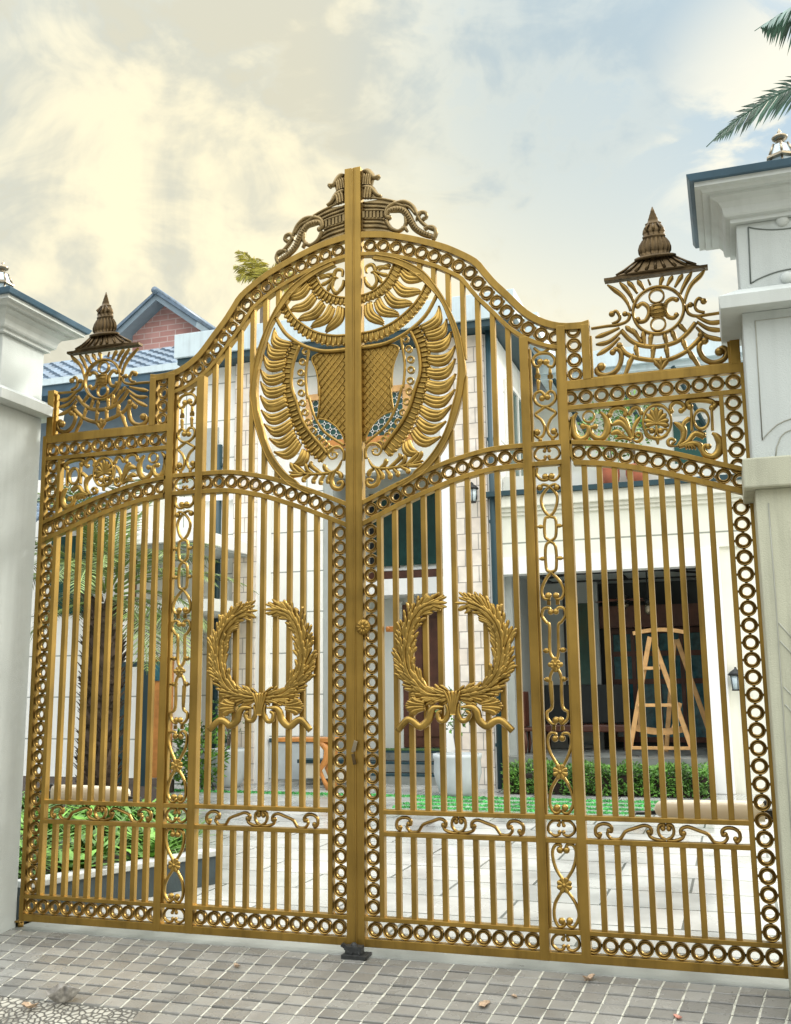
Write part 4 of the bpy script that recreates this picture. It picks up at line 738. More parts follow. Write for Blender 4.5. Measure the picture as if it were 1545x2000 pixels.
fallen(1.071, -.40, .018, 'tiny tan leaf just above the pale flat leaf', DRYLEAF, .5, 9)
fallen(1.93, -.47, .026, 'reddish pink leaf on the setts in the lower right', PINKLF, .3, 4)

# ------------------------------------------------------------------ the villa
villa = empty('villa', (-1.9, 10.0, -.06), 'white two-storey villa with stone pilasters and flat roof behind the gate', 'house')
def vb(name, x0, x1, y0, y1, z0, z1, m, parent=None, bevel=0):
    b = MB(); b.box(x0, x1, y0, y1, z0, z1); return obj(name, b, m, parent or villa, bevel)
# central block
vb('pilaster', -2.03, -1.40, 9.90, 10.25, -.06, 7.50, STONE); vb('pilaster', -6.12, -5.66, 9.90, 10.25, -.06, 7.51, STONE)
vb('pilaster_strip', -2.20, -2.032, 9.93, 10.25, -.06, 7.50, WHITE); vb('pilaster_strip', -5.658, -5.50, 9.93, 10.25, -.06, 7.51, WHITE)
vb('corner_strip', -1.398, -1.22, 9.94, 10.25, -.06, 7.50, WHITE)
vb('front_wall', -5.499, -4.49, 10.20, 10.50, -.06, 7.51, PANEL); vb('left_wall', -7.4, -6.122, 10.0, 10.5, -.06, 7.51, PANEL)
vb('bay_return', -4.489, -4.30, 10.22, 11.68, -.06, 7.51, GREYIN)
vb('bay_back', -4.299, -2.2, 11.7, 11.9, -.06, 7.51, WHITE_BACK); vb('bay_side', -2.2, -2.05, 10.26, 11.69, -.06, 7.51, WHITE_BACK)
vb('side_wall', -1.5, -1.23, 10.251, 13.5, 4.2, 7.5, SIDEP)
w = vb('window', -1.2295, -1.20, 10.75, 12.6, 4.75, 6.85, GLASS)
for y0, y1, z0, z1 in ((10.68,10.75,4.68,6.92),(12.6,12.67,4.68,6.92),(10.751,12.599,6.851,6.92),(10.751,12.599,4.68,4.749),(11.64,11.70,4.751,6.849)): vb('window_frame', -1.2285, -1.17, y0, y1, z0, z1, WHITE, w)
w = vb('window', -4.05, -2.45, 11.66, 11.698, 3.80, 5.15, GLASS)
for x0, x1 in ((-4.12,-4.051),(-3.6,-3.54),(-3.05,-2.99),(-2.449,-2.38)): vb('window_frame', x0, x1, 11.64, 11.697, 3.74, 5.2, BLACK, w)
vb('sill', -4.2, -2.3, 11.60, 11.697, 3.70, 3.738, WHITE, w)
vb('timber_panel', -4.2, -2.3, 11.62, 11.697, 3.47, 3.699, TIMBER); vb('entrance_canopy', -4.29, -2.21, 10.9, 11.61, 3.18, 3.469, WHITE)
w = vb('lattice_window', -4.63, -2.9, 10.06, 10.12, 5.90, 6.68, GLASS)
b = MB()
for i in range(15):
    for j in range(7): b.ring(-4.57+.115*i, 5.95+.113*j, [(.064,10.055),(.064,10.043),(.056,10.043),(.056,10.055)], 12)
obj('lattice', b, WHITE, w)
vb('lattice_sill', -4.75, -2.78, 9.98, 10.19, 5.78, 5.899, ORANGE, w); vb('window_frame', -4.75, -2.78, 10.0, 10.19, 6.682, 6.79, PINE, w)
for x0, x1 in ((-4.75,-4.632),(-2.898,-2.78)): vb('window_frame', x0, x1, 10.01, 10.19, 5.9005, 6.6815, PINE, w)
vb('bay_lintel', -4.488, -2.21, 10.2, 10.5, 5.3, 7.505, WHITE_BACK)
d = vb('front_door', -3.48, -2.62, 11.62, 11.699, .47, 3.05, TIMBER)
for x0, x1 in ((-3.40,-3.10),(-3.0,-2.70)):
    for z0, z1 in ((.65,1.35),(1.5,2.8)): vb('door_panel', x0, x1, 11.60, 11.6195, z0, z1, TIMBER, d, .01)
b = MB(); b.tube([(-3.06,11.57,1.45),(-3.06,11.57,1.75)], .02, 8); obj('door_handle', b, CHROME, d)
for x0, x1 in ((-3.62,-3.481),(-2.619,-2.5)): vb('door_jamb', x0, x1, 11.61, 11.699, .43, 3.12, WHITE_BACK, d)
for k in range(3):
    vb('step', -4.28, -2.21, 10.26+.4*k, 11.6, -.06+.165*k, .07+.165*k, CONC); vb('riser', -4.28, -2.21, 10.22+.4*k+.06, 10.3+.4*k+.2, .0705+.165*k, .105+.165*k, SOFFIT)
# roof
b = MB(); b.box(-7.23, -.77, 9.55, 14.2, 7.64, 8.10); obj('roof_fascia', b, FASCIA, villa, .01)
vb('roof_soffit', -7.18, -.85, 9.60, 14.0, 7.52, 7.639, SOFFIT)
b = MB(); b.box(-5.9,-1.2,10.6,13,8.102,8.22); obj('roof_cap', b, FASCIA, villa)
vb('eave_return', -.769, -.55, 10.5, 14.2, 7.64, 8.0, FASCIA)
# right wing: grooved render over an open porch
vb('wing_wall', -1.215, 2.6, 9.90, 10.2, 3.62, 4.30, CREAMG); vb('lintel', -1.215, 1.879, 9.88, 10.2, 3.34, 3.619, WHITE)
for z0, z1, y in ((4.301,4.36,9.86),(4.361,4.43,9.82),(4.431,4.62,9.76)): vb('cornice', -1.215, 2.9, y, 10.2, z0, z1, CREAM, bevel=.01)
vb('parapet_coping', -1.4, 2.95, 9.70, 10.25, 4.6205, 4.70, SOFFIT)
vb('parapet', -1.2, 2.9, 10.30, 10.38, 4.7005, 5.05, WHITE_BACK)
vb('porch_column', 1.88, 2.215, 9.86, 10.22, -.06, 3.618, WHITE, bevel=.01); vb('wing_wall', 2.2155, 4.2, 9.95, 10.3, -.06, 4.30, CREAM)
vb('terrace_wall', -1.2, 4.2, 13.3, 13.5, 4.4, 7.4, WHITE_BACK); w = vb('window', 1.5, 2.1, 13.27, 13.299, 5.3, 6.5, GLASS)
vb('window_frame', 1.4, 2.2, 13.24, 13.298, 6.501, 6.6, WHITE, w); vb('window_frame', 1.4, 2.2, 13.24, 13.298, 5.2, 5.299, WHITE, w)
vb('terrace_roof', -.9, 4.4, 12.2, 14.2, 7.41, 7.75, FASCIA); vb('terrace_soffit', -.85, 4.3, 12.3, 14.1, 7.3, 7.409, FASCIA)
for k in range(5):
    b = MB(); b.beam((-.6+1.1*k,12.28,7.30),(-.1+1.1*k,13.29,6.35),.06,.06); obj('brace', b, SOFFIT, villa)
vb('porch_floor', -1.2, 2.21, 9.87, 12.6, .30, .44, CONC); vb('porch_plinth', -1.2, 2.21, 9.93, 10.2, -.06, .299, CREAM)
vb('porch_ceiling', -1.2, 1.9, 10.201, 12.79, 3.40, 3.50, CEIL); vb('porch_back', -1.2, 2.2, 12.8, 13.0, .3, 3.5, DARKIN)
vb('porch_side', -1.215, -1.1, 10.21, 12.79, .44, 3.40, GREYIN); vb('porch_partition', -1.09, .05, 12.2, 12.3, .4405, 3.39, GREYIN)
vb('porch_end', 2.05, 2.2, 10.23, 12.79, .4405, 3.39, DARKIN)
for x0, x1 in ((-.58,-.54),): vb('door_seam', x0, x1, 12.185, 12.199, .5, 3.3, BLACK)
w = vb('porch_window', -.42, -.12, 12.17, 12.199, .5, 3.0, GLASS)
w = vb('porch_window', .2, 1.95, 12.76, 12.799, .6, 2.45, GLASS2)
for x in (.16,.55,.98,1.4,1.92): vb('mullion', x, x+.07, 12.72, 12.759, .55, 2.52, TIMBER, w)
for z in (.52,1.55,2.05,2.46): vb('transom', .14, 2.0, 12.73, 12.7585, z, z+.09, TIMBER, w)
vb('pelmet', .0, 2.0, 12.4, 12.71, 2.56, 2.95, TIMBER)
b = MB()
for p, q in (((-.75,12.0),(2.0,12.0)),((-.75,10.7),(2.0,10.7)),((-.75,10.7),(-.75,12.0)),((.6,10.7),(.6,12.0)),((1.9,10.7),(1.9,12.0)),((1.3,10.7),(1.9,11.4)),((-.75,11.3),(-.2,10.7))): b.beam((p[0],p[1],3.385),(q[0],q[1],3.385),.06,.028)
obj('ceiling_moulding', b, BLACK, villa)
for x, y in ((-1.30, 9.85), (-6.45, 9.95)):
    b = MB(); b.tube([(x,y,-.05),(x,y,7.76 if x > -5 else 6.0)], .052, 10)
    for zz in (.6, 2.4, 4.2, 5.6): b.box(x-.065, x+.065, y-.03, y+.1, zz, zz+.05)
    obj('downpipe', b, SOFFIT, villa)

w = vb('window', -7.3, -6.5, 9.975, 9.999, 5.1, 6.35, GREYIN)
vb('ledge', -7.4, -6.13, 9.9, 9.999, 4.95, 5.05, WHITE)

# things on and in front of the villa
def wall_lamp(x, y, z, label, s=1.0):
    g = empty('wall_lamp', (x, y, z), label, 'wall lamp', 'lanterns on the villa walls')
    b = MB(); b.box(x-.05*s, x+.05*s, y-.03, y, z-.1*s, z+.1*s); b.tube([(x,y-.02,z+.06*s),(x,y-.10*s,z+.16*s),(x,y-.17*s,z+.12*s)], .014*s, 8); obj('bracket', b, BLACK, g)
    c = (x, y-.17*s, z-.16*s)
    b = MB(); b.lathe([(.065*s,0),(.085*s,.20*s)], c, 10); obj('glass', b, GLASSL, g)
    b = MB(); b.lathe([(.10*s,.201*s),(.12*s,.215*s),(.08*s,.26*s),(.02*s,.30*s),(.012*s,.33*s)], c, 12); obj('cap', b, BLACK, g)
    b = MB()
    for k in range(5): a = 2*math.pi*k/5; b.tube([(c[0]+.066*s*math.cos(a),c[1]+.066*s*math.sin(a),c[2]),(c[0]+.087*s*math.cos(a),c[1]+.087*s*math.sin(a),c[2]+.2*s)], .008*s, 5)
    b.lathe([(.07*s,-.02*s),(.07*s,-.001)], c, 12); obj('cage', b, BLACK, g)
wall_lamp(2.33, 9.945, 1.62, 'small black wall lantern on the cream wall right of the porch column')
wall_lamp(-1.62, 9.895, 4.72, 'black wall lantern high on the right stone pilaster')
# A-frame swing stand of pale pine on the porch
g = empty('swing_stand', (1.1, 10.9, .44), 'pale pine A-frame swing stand with curved top rail on the porch', 'swing')
def beam(name, p, q, w=.075, d=.05, m=PINE, parent=None): b = MB(); b.beam(p, q, w, d); return obj(name, b, m, parent or g, .006)
beam('leg', (1.06,10.55,2.30),(.64,10.5,.44)); beam('leg', (1.10,10.6,2.28),(1.64,10.5,.44)); beam('leg', (1.40,11.3,2.28),(1.15,11.5,.44)); beam('leg', (1.44,11.3,2.28),(1.95,11.5,.44))
b = MB(); P = [(.80+.09*k, 10.55, 2.36+.05*math.sin(math.pi*k/9)) for k in range(10)]
for p, q in zip(P, P[1:]): b.beam(p, q, .09, .06)
obj('top_rail', b, PINE, g)
beam('cross_rail', (.90,10.49,1.80),(1.20,10.49,1.80),.06); beam('cross_rail', (.82,10.47,1.22),(1.40,10.47,1.22),.08); beam('cross_rail', (.66,10.46,.56),(1.60,10.46,.56),.07)
b = MB(); P = [(.75+.08*k, 10.7, .86-.06*math.sin(math.pi*k/10)) for k in range(11)]
for p, q in zip(P, P[1:]): b.beam(p, q, .05, .10)
obj('seat', b, PINE, g); beam('hanger', (.96,10.58,2.0),(.80,10.7,.9),.035,.035); beam('hanger', (1.18,10.6,2.0),(1.46,10.7,.95),.035,.035); beam('seat_arm', (1.34,10.6,.86),(1.47,10.6,1.25),.06)
# fan, pendant
g = empty('ceiling_fan', (.62, 11.0, 3.39), 'dark ceiling fan under the porch ceiling', 'ceiling fan')
b = MB(); b.tube([(.62,11,3.39),(.62,11,3.0)], .018, 8); b.lathe([(.05,0),(.11,.03),(.11,.10),(.05,.14)], (.62,11,2.88), 14); obj('motor', b, BLACK, g)
for k in range(5): a = 2*math.pi*k/5+.4; b = MB(); b.beam((.62+.1*math.cos(a),11+.1*math.sin(a),2.94),(.62+.48*math.cos(a),11+.48*math.sin(a),2.93),.11,.012); obj('blade', b, TIMBER, g)
b = MB(); b.lathe([(.03,0),(.09,.03),(.10,.08)], (.62,11,2.79), 14); obj('lamp_bowl', b, CHROME, g)
g = empty('pendant_lamp', (1.03, 10.9, 3.39), 'small glass pendant lamp hanging beside the porch fan', 'lamp')
b = MB(); b.tube([(1.03,10.9,3.39),(1.03,10.9,2.9)], .01, 6); b.lathe([(.05,0),(.05,.06),(.02,.09)], (1.03,10.9,2.86), 10); obj('cord', b, BLACK, g)
b = MB(); b.lathe([(.02,0),(.055,.05),(.06,.12),(.04,.18)], (1.03,10.9,2.68), 12); obj('globe', b, CHROME, g)
# sofa and chair in the dark of the porch
g = empty('porch_sofa', (.3, 12.3, .44), 'long dark wooden sofa against the porch wall', 'sofa')
for n_, a in (('seat',(-.95,.55,11.5,12.1,.75,.87)),('backrest',(-.95,.55,12.05,12.15,.88,1.55)),('armrest',(-1.0,-.93,11.5,12.1,.88,1.12)),('armrest',(.53,.60,11.5,12.1,.88,1.12))):
    b = MB(); b.box(*a); obj(n_, b, TIMBER if n_ == 'seat' else DARKIN, g, .02)
for x in (-.9,.5):
    for y in (11.55,12.05): b = MB(); b.box(x-.03,x+.03,y-.03,y+.03,.44,.749); obj('leg', b, TIMBER, g)
g = empty('porch_chair', (-.95, 10.8, .44), 'dark carved chair at the left end of the porch', 'chair')
for n_, a in (('seat',(-1.08,-.78,10.6,11.0,.80,.86)),('backrest',(-1.09,-1.03,10.6,11.0,.865,1.45))): b = MB(); b.box(*a); obj(n_, b, TIMBER, g, .02)
for x in (-1.05,-.81):
    for y in (10.63,10.97): b = MB(); b.tube([(x,y,.44),(x+.02,y,.6),(x,y,.799)], [.02,.03,.025], 8); obj('leg', b, TIMBER, g)
b = MB(); b.box(-3.9, -2.6, 11.15, 11.55, .4385, .452); tag(obj('doormat', b, MATG), 'green doormat before the dark front door', 'doormat')
# console bench by the entrance
g = empty('console_table', (-4.7, 9.2, -.06), 'orange wooden console table with carved curved leg beside the left pilaster', 'table')
b = MB(); b.box(-4.86,-3.80,9.1,9.5,.69,.755); obj('tabletop', b, ORANGE, g, .008)
for x in (-4.08,):
    for y in (9.15,9.45):
        b = MB(); b.tube([(x,y,.69),(x+.12,y,.58),(x+.10,y,.42),(x-.02,y,.25),(x+.05,y,.10),(x+.14,y,-.05)], [.055,.07,.06,.04,.035,.05], 8); obj('leg', b, ORANGE, g)
for x0, x1, z in ((-5.3,-4.1,.30),):
    b = MB(); b.box(-4.75,-3.9,9.85,10.15,.05,.30); b2 = obj('stone_bench', b, CREAM, None, .01); tag(b2, 'low pale stone bench with dark top left of the steps', 'bench')
    b = MB(); b.box(-4.8,-3.88,9.83,10.17,.3005,.36); obj('bench_top', b, SOFFIT, b2)
b = MB(); b.box(-7.3,-4.6,9.93,9.97,.02,.62); b = MB(); b.box(-5.45,-4.6,10.15,10.185,.0,.62); o = obj('plinth_panel', b, POTG, villa); b = MB(); b.box(-5.47,-4.58,10.13,10.19,.62,.69); obj('plinth_cap', b, SOFFIT, o)
b = MB(); b.box(-7.3,-6.15,9.95,9.999,.0,.62); o = obj('plinth_panel', b, POTG, villa); b = MB(); b.box(-7.32,-6.14,9.93,9.9985,.62,.69); obj('plinth_cap', b, SOFFIT, o)
# vegetation helpers
def foliage(b, c, r, n, L, W, rnd, lumpy=.35, bottom=None):
    for i in range(n):
        while True:
            p = Vector((rnd.uniform(-1,1), rnd.uniform(-1,1), rnd.uniform(-1,1)))
            q = p.length
            if q <= 1 and q > .35: break
        w = Vector((c[0]+p.x*r[0], c[1]+p.y*r[1], c[2]+p.z*r[2]))
        if noise.noise(w*1.9/max(r)+Vector((c[0],0,0))) < -lumpy*.5 - .05 and q > .6: continue
        if bottom is not None and w.z < bottom: continue
        d = (p*.8 + Vector((rnd.uniform(-1,1), rnd.uniform(-1,1), rnd.uniform(-.6,1)))).normalized()
        b.leafquad(w, d, (rnd.uniform(-1,1), rnd.uniform(-1,1), 1.2), L*rnd.uniform(.6,1.2), W*rnd.uniform(.7,1.2))
def potplant(x, y, z, r, h, m, label, group, lf=LEAF, fr=.35, fh=.35, stem=.2, cat='potted plant', n=240, seed=1):
    g = empty('potted_plant', (x, y, z), label, cat, group); rd = random.Random(seed)
    b = MB(); b.lathe([(r*.62,0),(r*.80,h*.12),(r,h*.55),(r*.97,h*.85),(r*1.02,h*.92),(r*1.02,h),(r*.9,h),(r*.88,h*.93)], (x,y,z), 20); obj('pot', b, m, g)
    b = MB(); b.lathe([(r*.88,h*.9),(.01,h*.93)], (x,y,z), 14); obj('soil', b, SOIL, g)
    b = MB()
    for k in range(4): b.tube([(x,y,z+h*.9),(x+rd.uniform(-.05,.05),y+rd.uniform(-.05,.05),z+h+stem*.6),(x+rd.uniform(-.12,.12),y+rd.uniform(-.12,.12),z+h+stem+fh*.5)], [.014,.011,.006], 6)
    obj('stem', b, WOODY, g)
    b = MB(); foliage(b, (x,y,z+h+stem+fh*.6), (fr,fr,fh), n, .11, .05, rd); obj('foliage', b, lf, g)
potplant(-1.70, 8.75, -.06, .36, .62, POTG, 'large grey planter with a small shrub before the right stone pilaster', 'grey planters at the pilasters', fr=.30, fh=.34, stem=.42, seed=4)
potplant(-5.85, 9.35, -.06, .32, .62, POTG, 'large grey planter with a small shrub before the left stone pilaster', 'grey planters at the pilasters', fr=.34, fh=.36, stem=.30, seed=5)
potplant(.62, 10.02, 4.70, .15, .30, TERRA, 'terracotta pot with spindly shrub on the balcony, left of the pair', 'terracotta pots on the balcony', LEAFY, .55, .5, .35, n=420, seed=6)
potplant(1.02, 10.02, 4.70, .16, .32, TERRA, 'terracotta pot with spindly shrub on the balcony, right of the pair', 'terracotta pots on the balcony', LEAFY, .5, .45, .45, n=420, seed=7)
# hedge before the porch
b = MB(); rd = random.Random(8)
for i in range(15000):
    x = rd.uniform(-1.12, 1.86); y = rd.uniform(9.15, 9.80); z = rd.uniform(-.05, .40)
    top = .36 + .07*noise.noise(Vector((x*3.3, y*2, 1))) + .05*noise.noise(Vector((x*9, y*5, 4)))
    if z > top or noise.noise(Vector((x*5, y*4, z*6))) < -.28: continue
    b.leafquad((x,y,z), (rd.uniform(-1,1), rd.uniform(-1.2,.4), rd.uniform(-.2,1)), (rd.uniform(-.5,.5),-.6,1), rd.uniform(.04,.08), rd.uniform(.022,.04))
hd = obj('hedge', b, LEAF); tag(hd, 'low clipped green hedge in front of the porch plinth', 'hedge')
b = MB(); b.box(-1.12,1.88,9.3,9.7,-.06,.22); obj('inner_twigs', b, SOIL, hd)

# ------------------------------------------------------------------ left side: kerb bed, palm, side house
K0, K1 = Vector((-2.54,.37)), Vector((-2.06,1.56)); dv = (K1-K0).normalized(); K2 = K1 + dv*.32; nv = Vector((-dv.y, dv.x))
b = MB(); A = K0-dv*.2; 
b.slab([tuple(A), tuple(K2), tuple(K2+nv*.14), tuple(A+nv*.14)], -.058, .17); kb = obj('bed_kerb', b, KERBD); tag(kb, 'dark slate kerb with pale top edging the flower bed', 'kerb')
b = MB(); b.slab([tuple(A-nv*.02), tuple(K2-nv*.02), tuple(K2+nv*.16), tuple(A+nv*.16)], .1705, .215); obj('kerb_top', b, KERBM, kb, .006)
b = MB(); b.box(-9.5, K2.x-.12, .40, 6.5, -.058, .12)
b = MB(); b.slab([(A.x-.14,.36),(K2.x-.16,K2.y),(-3.75,4.0),(-6.2,8.0),(-6.3,8.4),(-10,8.4),(-10,.36)], -.0585, .14); tag(obj('bed_soil', b, SOIL), kind='structure')
b = MB(); rd = random.Random(5)
def clump(x, y, z, n, L, W, up=1.0):
    for k in range(n):
        a = rd.uniform(0, 6.28); t = rd.uniform(.25, 1.1)*up
        d = Vector((math.cos(a), math.sin(a), t)).normalized(); l = L*rd.uniform(.6, 1.1)
        q = Vector((x+rd.uniform(-.04,.04), y+rd.uniform(-.04,.04), z)); mid = q + d*l*.55; tip = q + d*l + Vector((math.cos(a), math.sin(a), -.5))*l*.25
        w = d.cross(Vector((0,0,1))).normalized()*W*.5
        b.add([q-w*.4, q+w*.4, mid+w, mid-w, tip], [(0,1,2,3),(3,2,4)])
def inbed(x, y):
    t = (y-K0.y)/(K2.y-K0.y); xe = K0.x + (K2.x-K0.x)*min(t,1) - (max(0, y-K2.y))*.62
    return x < xe-.28
for i in range(330):
    x = rd.uniform(-6.2, -2.0); y = rd.uniform(.42, 4.6)
    if not inbed(x, y): continue
    kind = noise.noise(Vector((x*1.3, y*1.3, 0)))
    if kind > .12: clump(x, y, .14, 16, rd.uniform(.30,.50), .035, 1.5)
    else: clump(x, y, .14, 18, rd.uniform(.16,.34), rd.uniform(.07,.12), .9)
tag(obj('flower_bed_plants', b, LEAFY), 'mixed bright green low plants filling the flower bed behind the left leaf', 'plants', kind='stuff')
def frond(b, base, az, rise, L, droop, n=46, ll=.45, lw=.035, hang=.5, rnd=random, twist=0):
    P = []; d = Vector((math.cos(az), math.sin(az), 0)); 
    for i in range(25):
        t = i/24; a = rise - droop*t**1.4
        P.append((P[-1] + (d*math.cos(a)+Vector((0,0,math.sin(a))))*L/24) if P else Vector(base))
    b.tube(P, [.022*(1-.85*i/24)*max(1, L/2.2) for i in range(25)], 5)
    s = Vector((-math.sin(az), math.cos(az), 0))
    for i in range(n):
        t = .14+.86*i/n; k = t*24; j = min(int(k), 23); p = P[j].lerp(P[j+1], k-j); tg = (P[j+1]-P[j]).normalized()
        l = ll*math.sin(math.pi*min(1, (t*.93+.10)))**.6*rnd.uniform(.85,1.1)
        for sg in (-1, 1):
            dd = (s*sg*1.0 + tg*.75 + Vector((0,0,rnd.uniform(-.1,.25)-hang*.45))).normalized()
            tip = p + dd*l + Vector((0,0,-hang*l*.55)); mid = p + dd*l*.5 + Vector((0,0,-hang*l*.10)); w = tg*lw*.5
            b.add([p-w*.5, p+w*.5, mid+w, mid-w, tip], [(0,1,2,3),(3,2,4)])
# date palm in the bed
g = empty('palm_tree', (-5.72, 5.55, .14), 'shaggy date palm in the flower bed, its rough trunk behind the left leaf', 'palm')
rd = random.Random(12); b = MB()
b.tube([(-5.74,5.5,.1),(-5.72,5.5,.9),(-5.70,5.5,1.8),(-5.70,5.5,2.7)], [.25,.22,.20,.24], 14)
for i in range(420):
    z = rd.uniform(.15, 2.75); a = rd.uniform(0, 6.28); r = .225
    p = Vector((-5.71+r*math.cos(a), 5.5+r*math.sin(a), z)); o = Vector((math.cos(a), math.sin(a), rd.uniform(.6,1.4))).normalized()
    w = Vector((-math.sin(a), math.cos(a), 0))*rd.uniform(.03,.055); l = rd.uniform(.08,.17)
    b.hexa([p-w-o*.02, p+w-o*.02, p+w*.8+o*.02+Vector((0,0,-.03)), p-w*.8+o*.02+Vector((0,0,-.03)), p-w*.7+o*l, p+w*.7+o*l, p+w*.5+o*(l-.02), p-w*.5+o*(l-.02)])
obj('trunk', b, BARK, g)
for k in range(34):
    a = k*2.39996; rise = rd.uniform(-.2, 1.45); b = MB()
    frond(b, (-5.70+.12*math.cos(a), 5.5+.12*math.sin(a), 2.75+.25*max(0,rise)), a, rise, rd.uniform(1.5,2.1), rd.uniform(1.1,1.7), 44, .42, .022, .25, rd); obj('frond', b, LEAFP, g)
# coconut palm to the right, only two fronds reach into view
g = empty('palm_tree', (6.6, 4.2, -.06), 'tall coconut palm beyond the right pillar, its fronds hanging into the sky corner', 'palm')
b = MB(); b.tube([(6.6,4.2,-.06),(6.4,4.1,2.5),(6.0,3.9,5.0),(5.55,3.7,7.7)], [.22,.17,.15,.14], 12); obj('trunk', b, WOODY, g)
b = MB(); frond(b, (5.55,3.7,6.98), math.pi-.02, .5, 3.38, 1.2, 88, .46, .050, .30, rd); obj('frond', b, LEAFD, g)
b = MB(); frond(b, (5.55,3.7,8.0), math.pi-.02, .42, 2.72, .9, 74, .56, .050, 1.0, rd); obj('frond', b, LEAFD, g)
for k in range(6): b = MB(); frond(b, (5.6,3.7,7.75), -1.9+.62*k, .5, 2.8, 1.3, 46, .6, .04, .8, rd); obj('frond', b, LEAFD, g)
# palm crown showing over the villa's far side
g = empty('palm_tree', (-12.9, 25, -.06), 'sunlit yellow-green palm top behind the gate arch, far beyond the villa roof', 'palm')
b = MB(); b.tube([(-12.95,25,-.06),(-12.95,25,8),(-12.95,25,16.0)], [.3,.22,.18], 10); obj('trunk', b, WOODY, g)
for k in range(15): b = MB(); frond(b, (-12.95,25,16.0), k*2.4, rd.uniform(.3,1.4), rd.uniform(1.2,1.7), rd.uniform(.6,1.3), 26, .6, .07, .4, rd); obj('frond', b, LEAFG, g)
# leafy tree beyond the balcony
g = empty('broadleaf_tree', (1.6, 17, -.06), 'pale leafy tree beyond the balcony, seen through the acanthus frieze', 'tree')
b = MB(); b.tube([(1.6,17,-.06),(1.5,17,4),(1.3,17,6.5)], [.2,.15,.08], 8); b.tube([(1.5,17,4),(.6,17,6.2)], [.09,.04], 6); obj('trunk', b, WOODY, g)
b = MB(); foliage(b, (1.0,17,7.0), (1.6,1.2,1.3), 2200, .16, .09, rd); obj('crown', b, LEAFY, g)

# side house on the left
sh = empty('side_house', (-8.5, 9, -.06), 'white side building with timber shutters and tiled roof behind the palm', 'house')
def sb(name, x0, x1, y0, y1, z0, z1, m, parent=None, bevel=0): b = MB(); b.box(x0,x1,y0,y1,z0,z1); return obj(name, b, m, parent or sh, bevel)
sb('wall', -16, -7.5, 9.0, 9.3, -.06, 5.4, PANEL); sb('upper_wall', -16, -8.2, 12.0, 12.3, -.06, 8.0, FASCIA2); sb('wall', -7.499, -6.3, 11.0, 11.3, -.06, 6.0, PANEL); sb('return_wall', -7.65, -7.5, 9.301, 11.3, -.06, 5.4, WHITE_BACK)
sb('wall', -7.4995, -6.35, 9.0, 9.3, -.06, 2.78, PANEL); sb('shutter', -7.74, -7.51, 8.93, 8.999, 2.55, 3.8, TIMBER); w = sb('window', -9.3, -8.4, 8.96, 8.999, 2.9, 4.3, GLASS); sb('window_frame', -9.4, -8.3, 8.95, 8.9985, 4.301, 4.4, WHITE, w)
sb('column', -7.38, -7.20, 8.2, 8.4, -.06, 3.86, WHITE); sb('canopy', -7.55, -5.75, 7.9, 9.9, 3.9, 4.12, WHITE, bevel=.01); sb('canopy', -7.4, -5.6, 8.3, 9.9, 2.8, 3.0, WHITE_BACK)
sb('soffit', -7.5, -5.8, 8.0, 9.89, 3.865, 3.899, GREYIN)
w = sb('window', -6.75, -6.2, 10.93, 10.999, 4.0, 5.6, GLASS2); sb('window_frame', -6.82, -6.14, 10.92, 10.998, 5.601, 5.68, TIMBER, w)
d = sb('side_door', -7.15, -6.72, 8.93, 8.999, .1, 2.1, ORANGE); sb('door_light', -7.08, -6.79, 8.915, 8.929, 1.7, 2.02, GLASS2, d)
b = MB()
def tiles(b, x0, x1, y0, y1, z0, z1, cols_, rows):  # wavy pantiles rising from y0 to y1
    for j in range(rows):
        t0, t1 = j/rows, (j+1.12)/rows
        ya, yb = y0+(y1-y0)*t0, y0+(y1-y0)*t1; za, zb = z0+(z1-z0)*t0+.055, z0+(z1-z0)*t1
        for i in range(cols_):
            vs = []
            for k in range(6):
                u = (i+k/5)/cols_; x = x0+(x1-x0)*u; w = .045*math.sin(2*math.pi*k/5)
                vs += [(x, ya, za+w-.05), (x, ya, za+w), (x, yb, zb+w)]
            b.add(vs, [(3*k,3*k+3,3*k+4,3*k+1) for k in range(5)] + [(3*k+1,3*k+4,3*k+5,3*k+2) for k in range(5)])
tiles(b, -16, -8.0, 11.2, 13.5, 8.12, 9.42, 26, 8); obj('tiled_roof', b, TILE, sh)
sb('gutter', -16, -7.95, 11.08, 11.3, 8.0, 8.14, FASCIA); sb('eave', -16, -7.95, 11.12, 12.0, 7.78, 7.999, COPING)
b = MB(); tiles(b, -9.4, -7.6, 6.9, 8.9, 4.2, 5.0, 9, 7); obj('lower_roof', b, TILE, sh)
pg = empty('pergola_post', (-6.7, 7.4, -.06), 'dark teal square posts of a pergola beside the palm trunk', 'pergola')
for x, y in ((-6.62,7.3),(-6.15,7.3)): b = MB(); b.box(x-.05,x+.05,y-.05,y+.05,-.06,1.9); obj('post', b, SOFFIT, pg)
b = MB(); b.box(-7.0,-6.05,7.24,7.36,1.9005,1.98); obj('beam', b, SOFFIT, pg)
b = MB(); foliage(b, (-6.0,8.6,.45), (.5,.35,.55), 900, .12, .06, rd); sbh = obj('shrub', b, LEAF); tag(sbh, 'small dark green shrub at the foot of the white side wall', 'shrub')
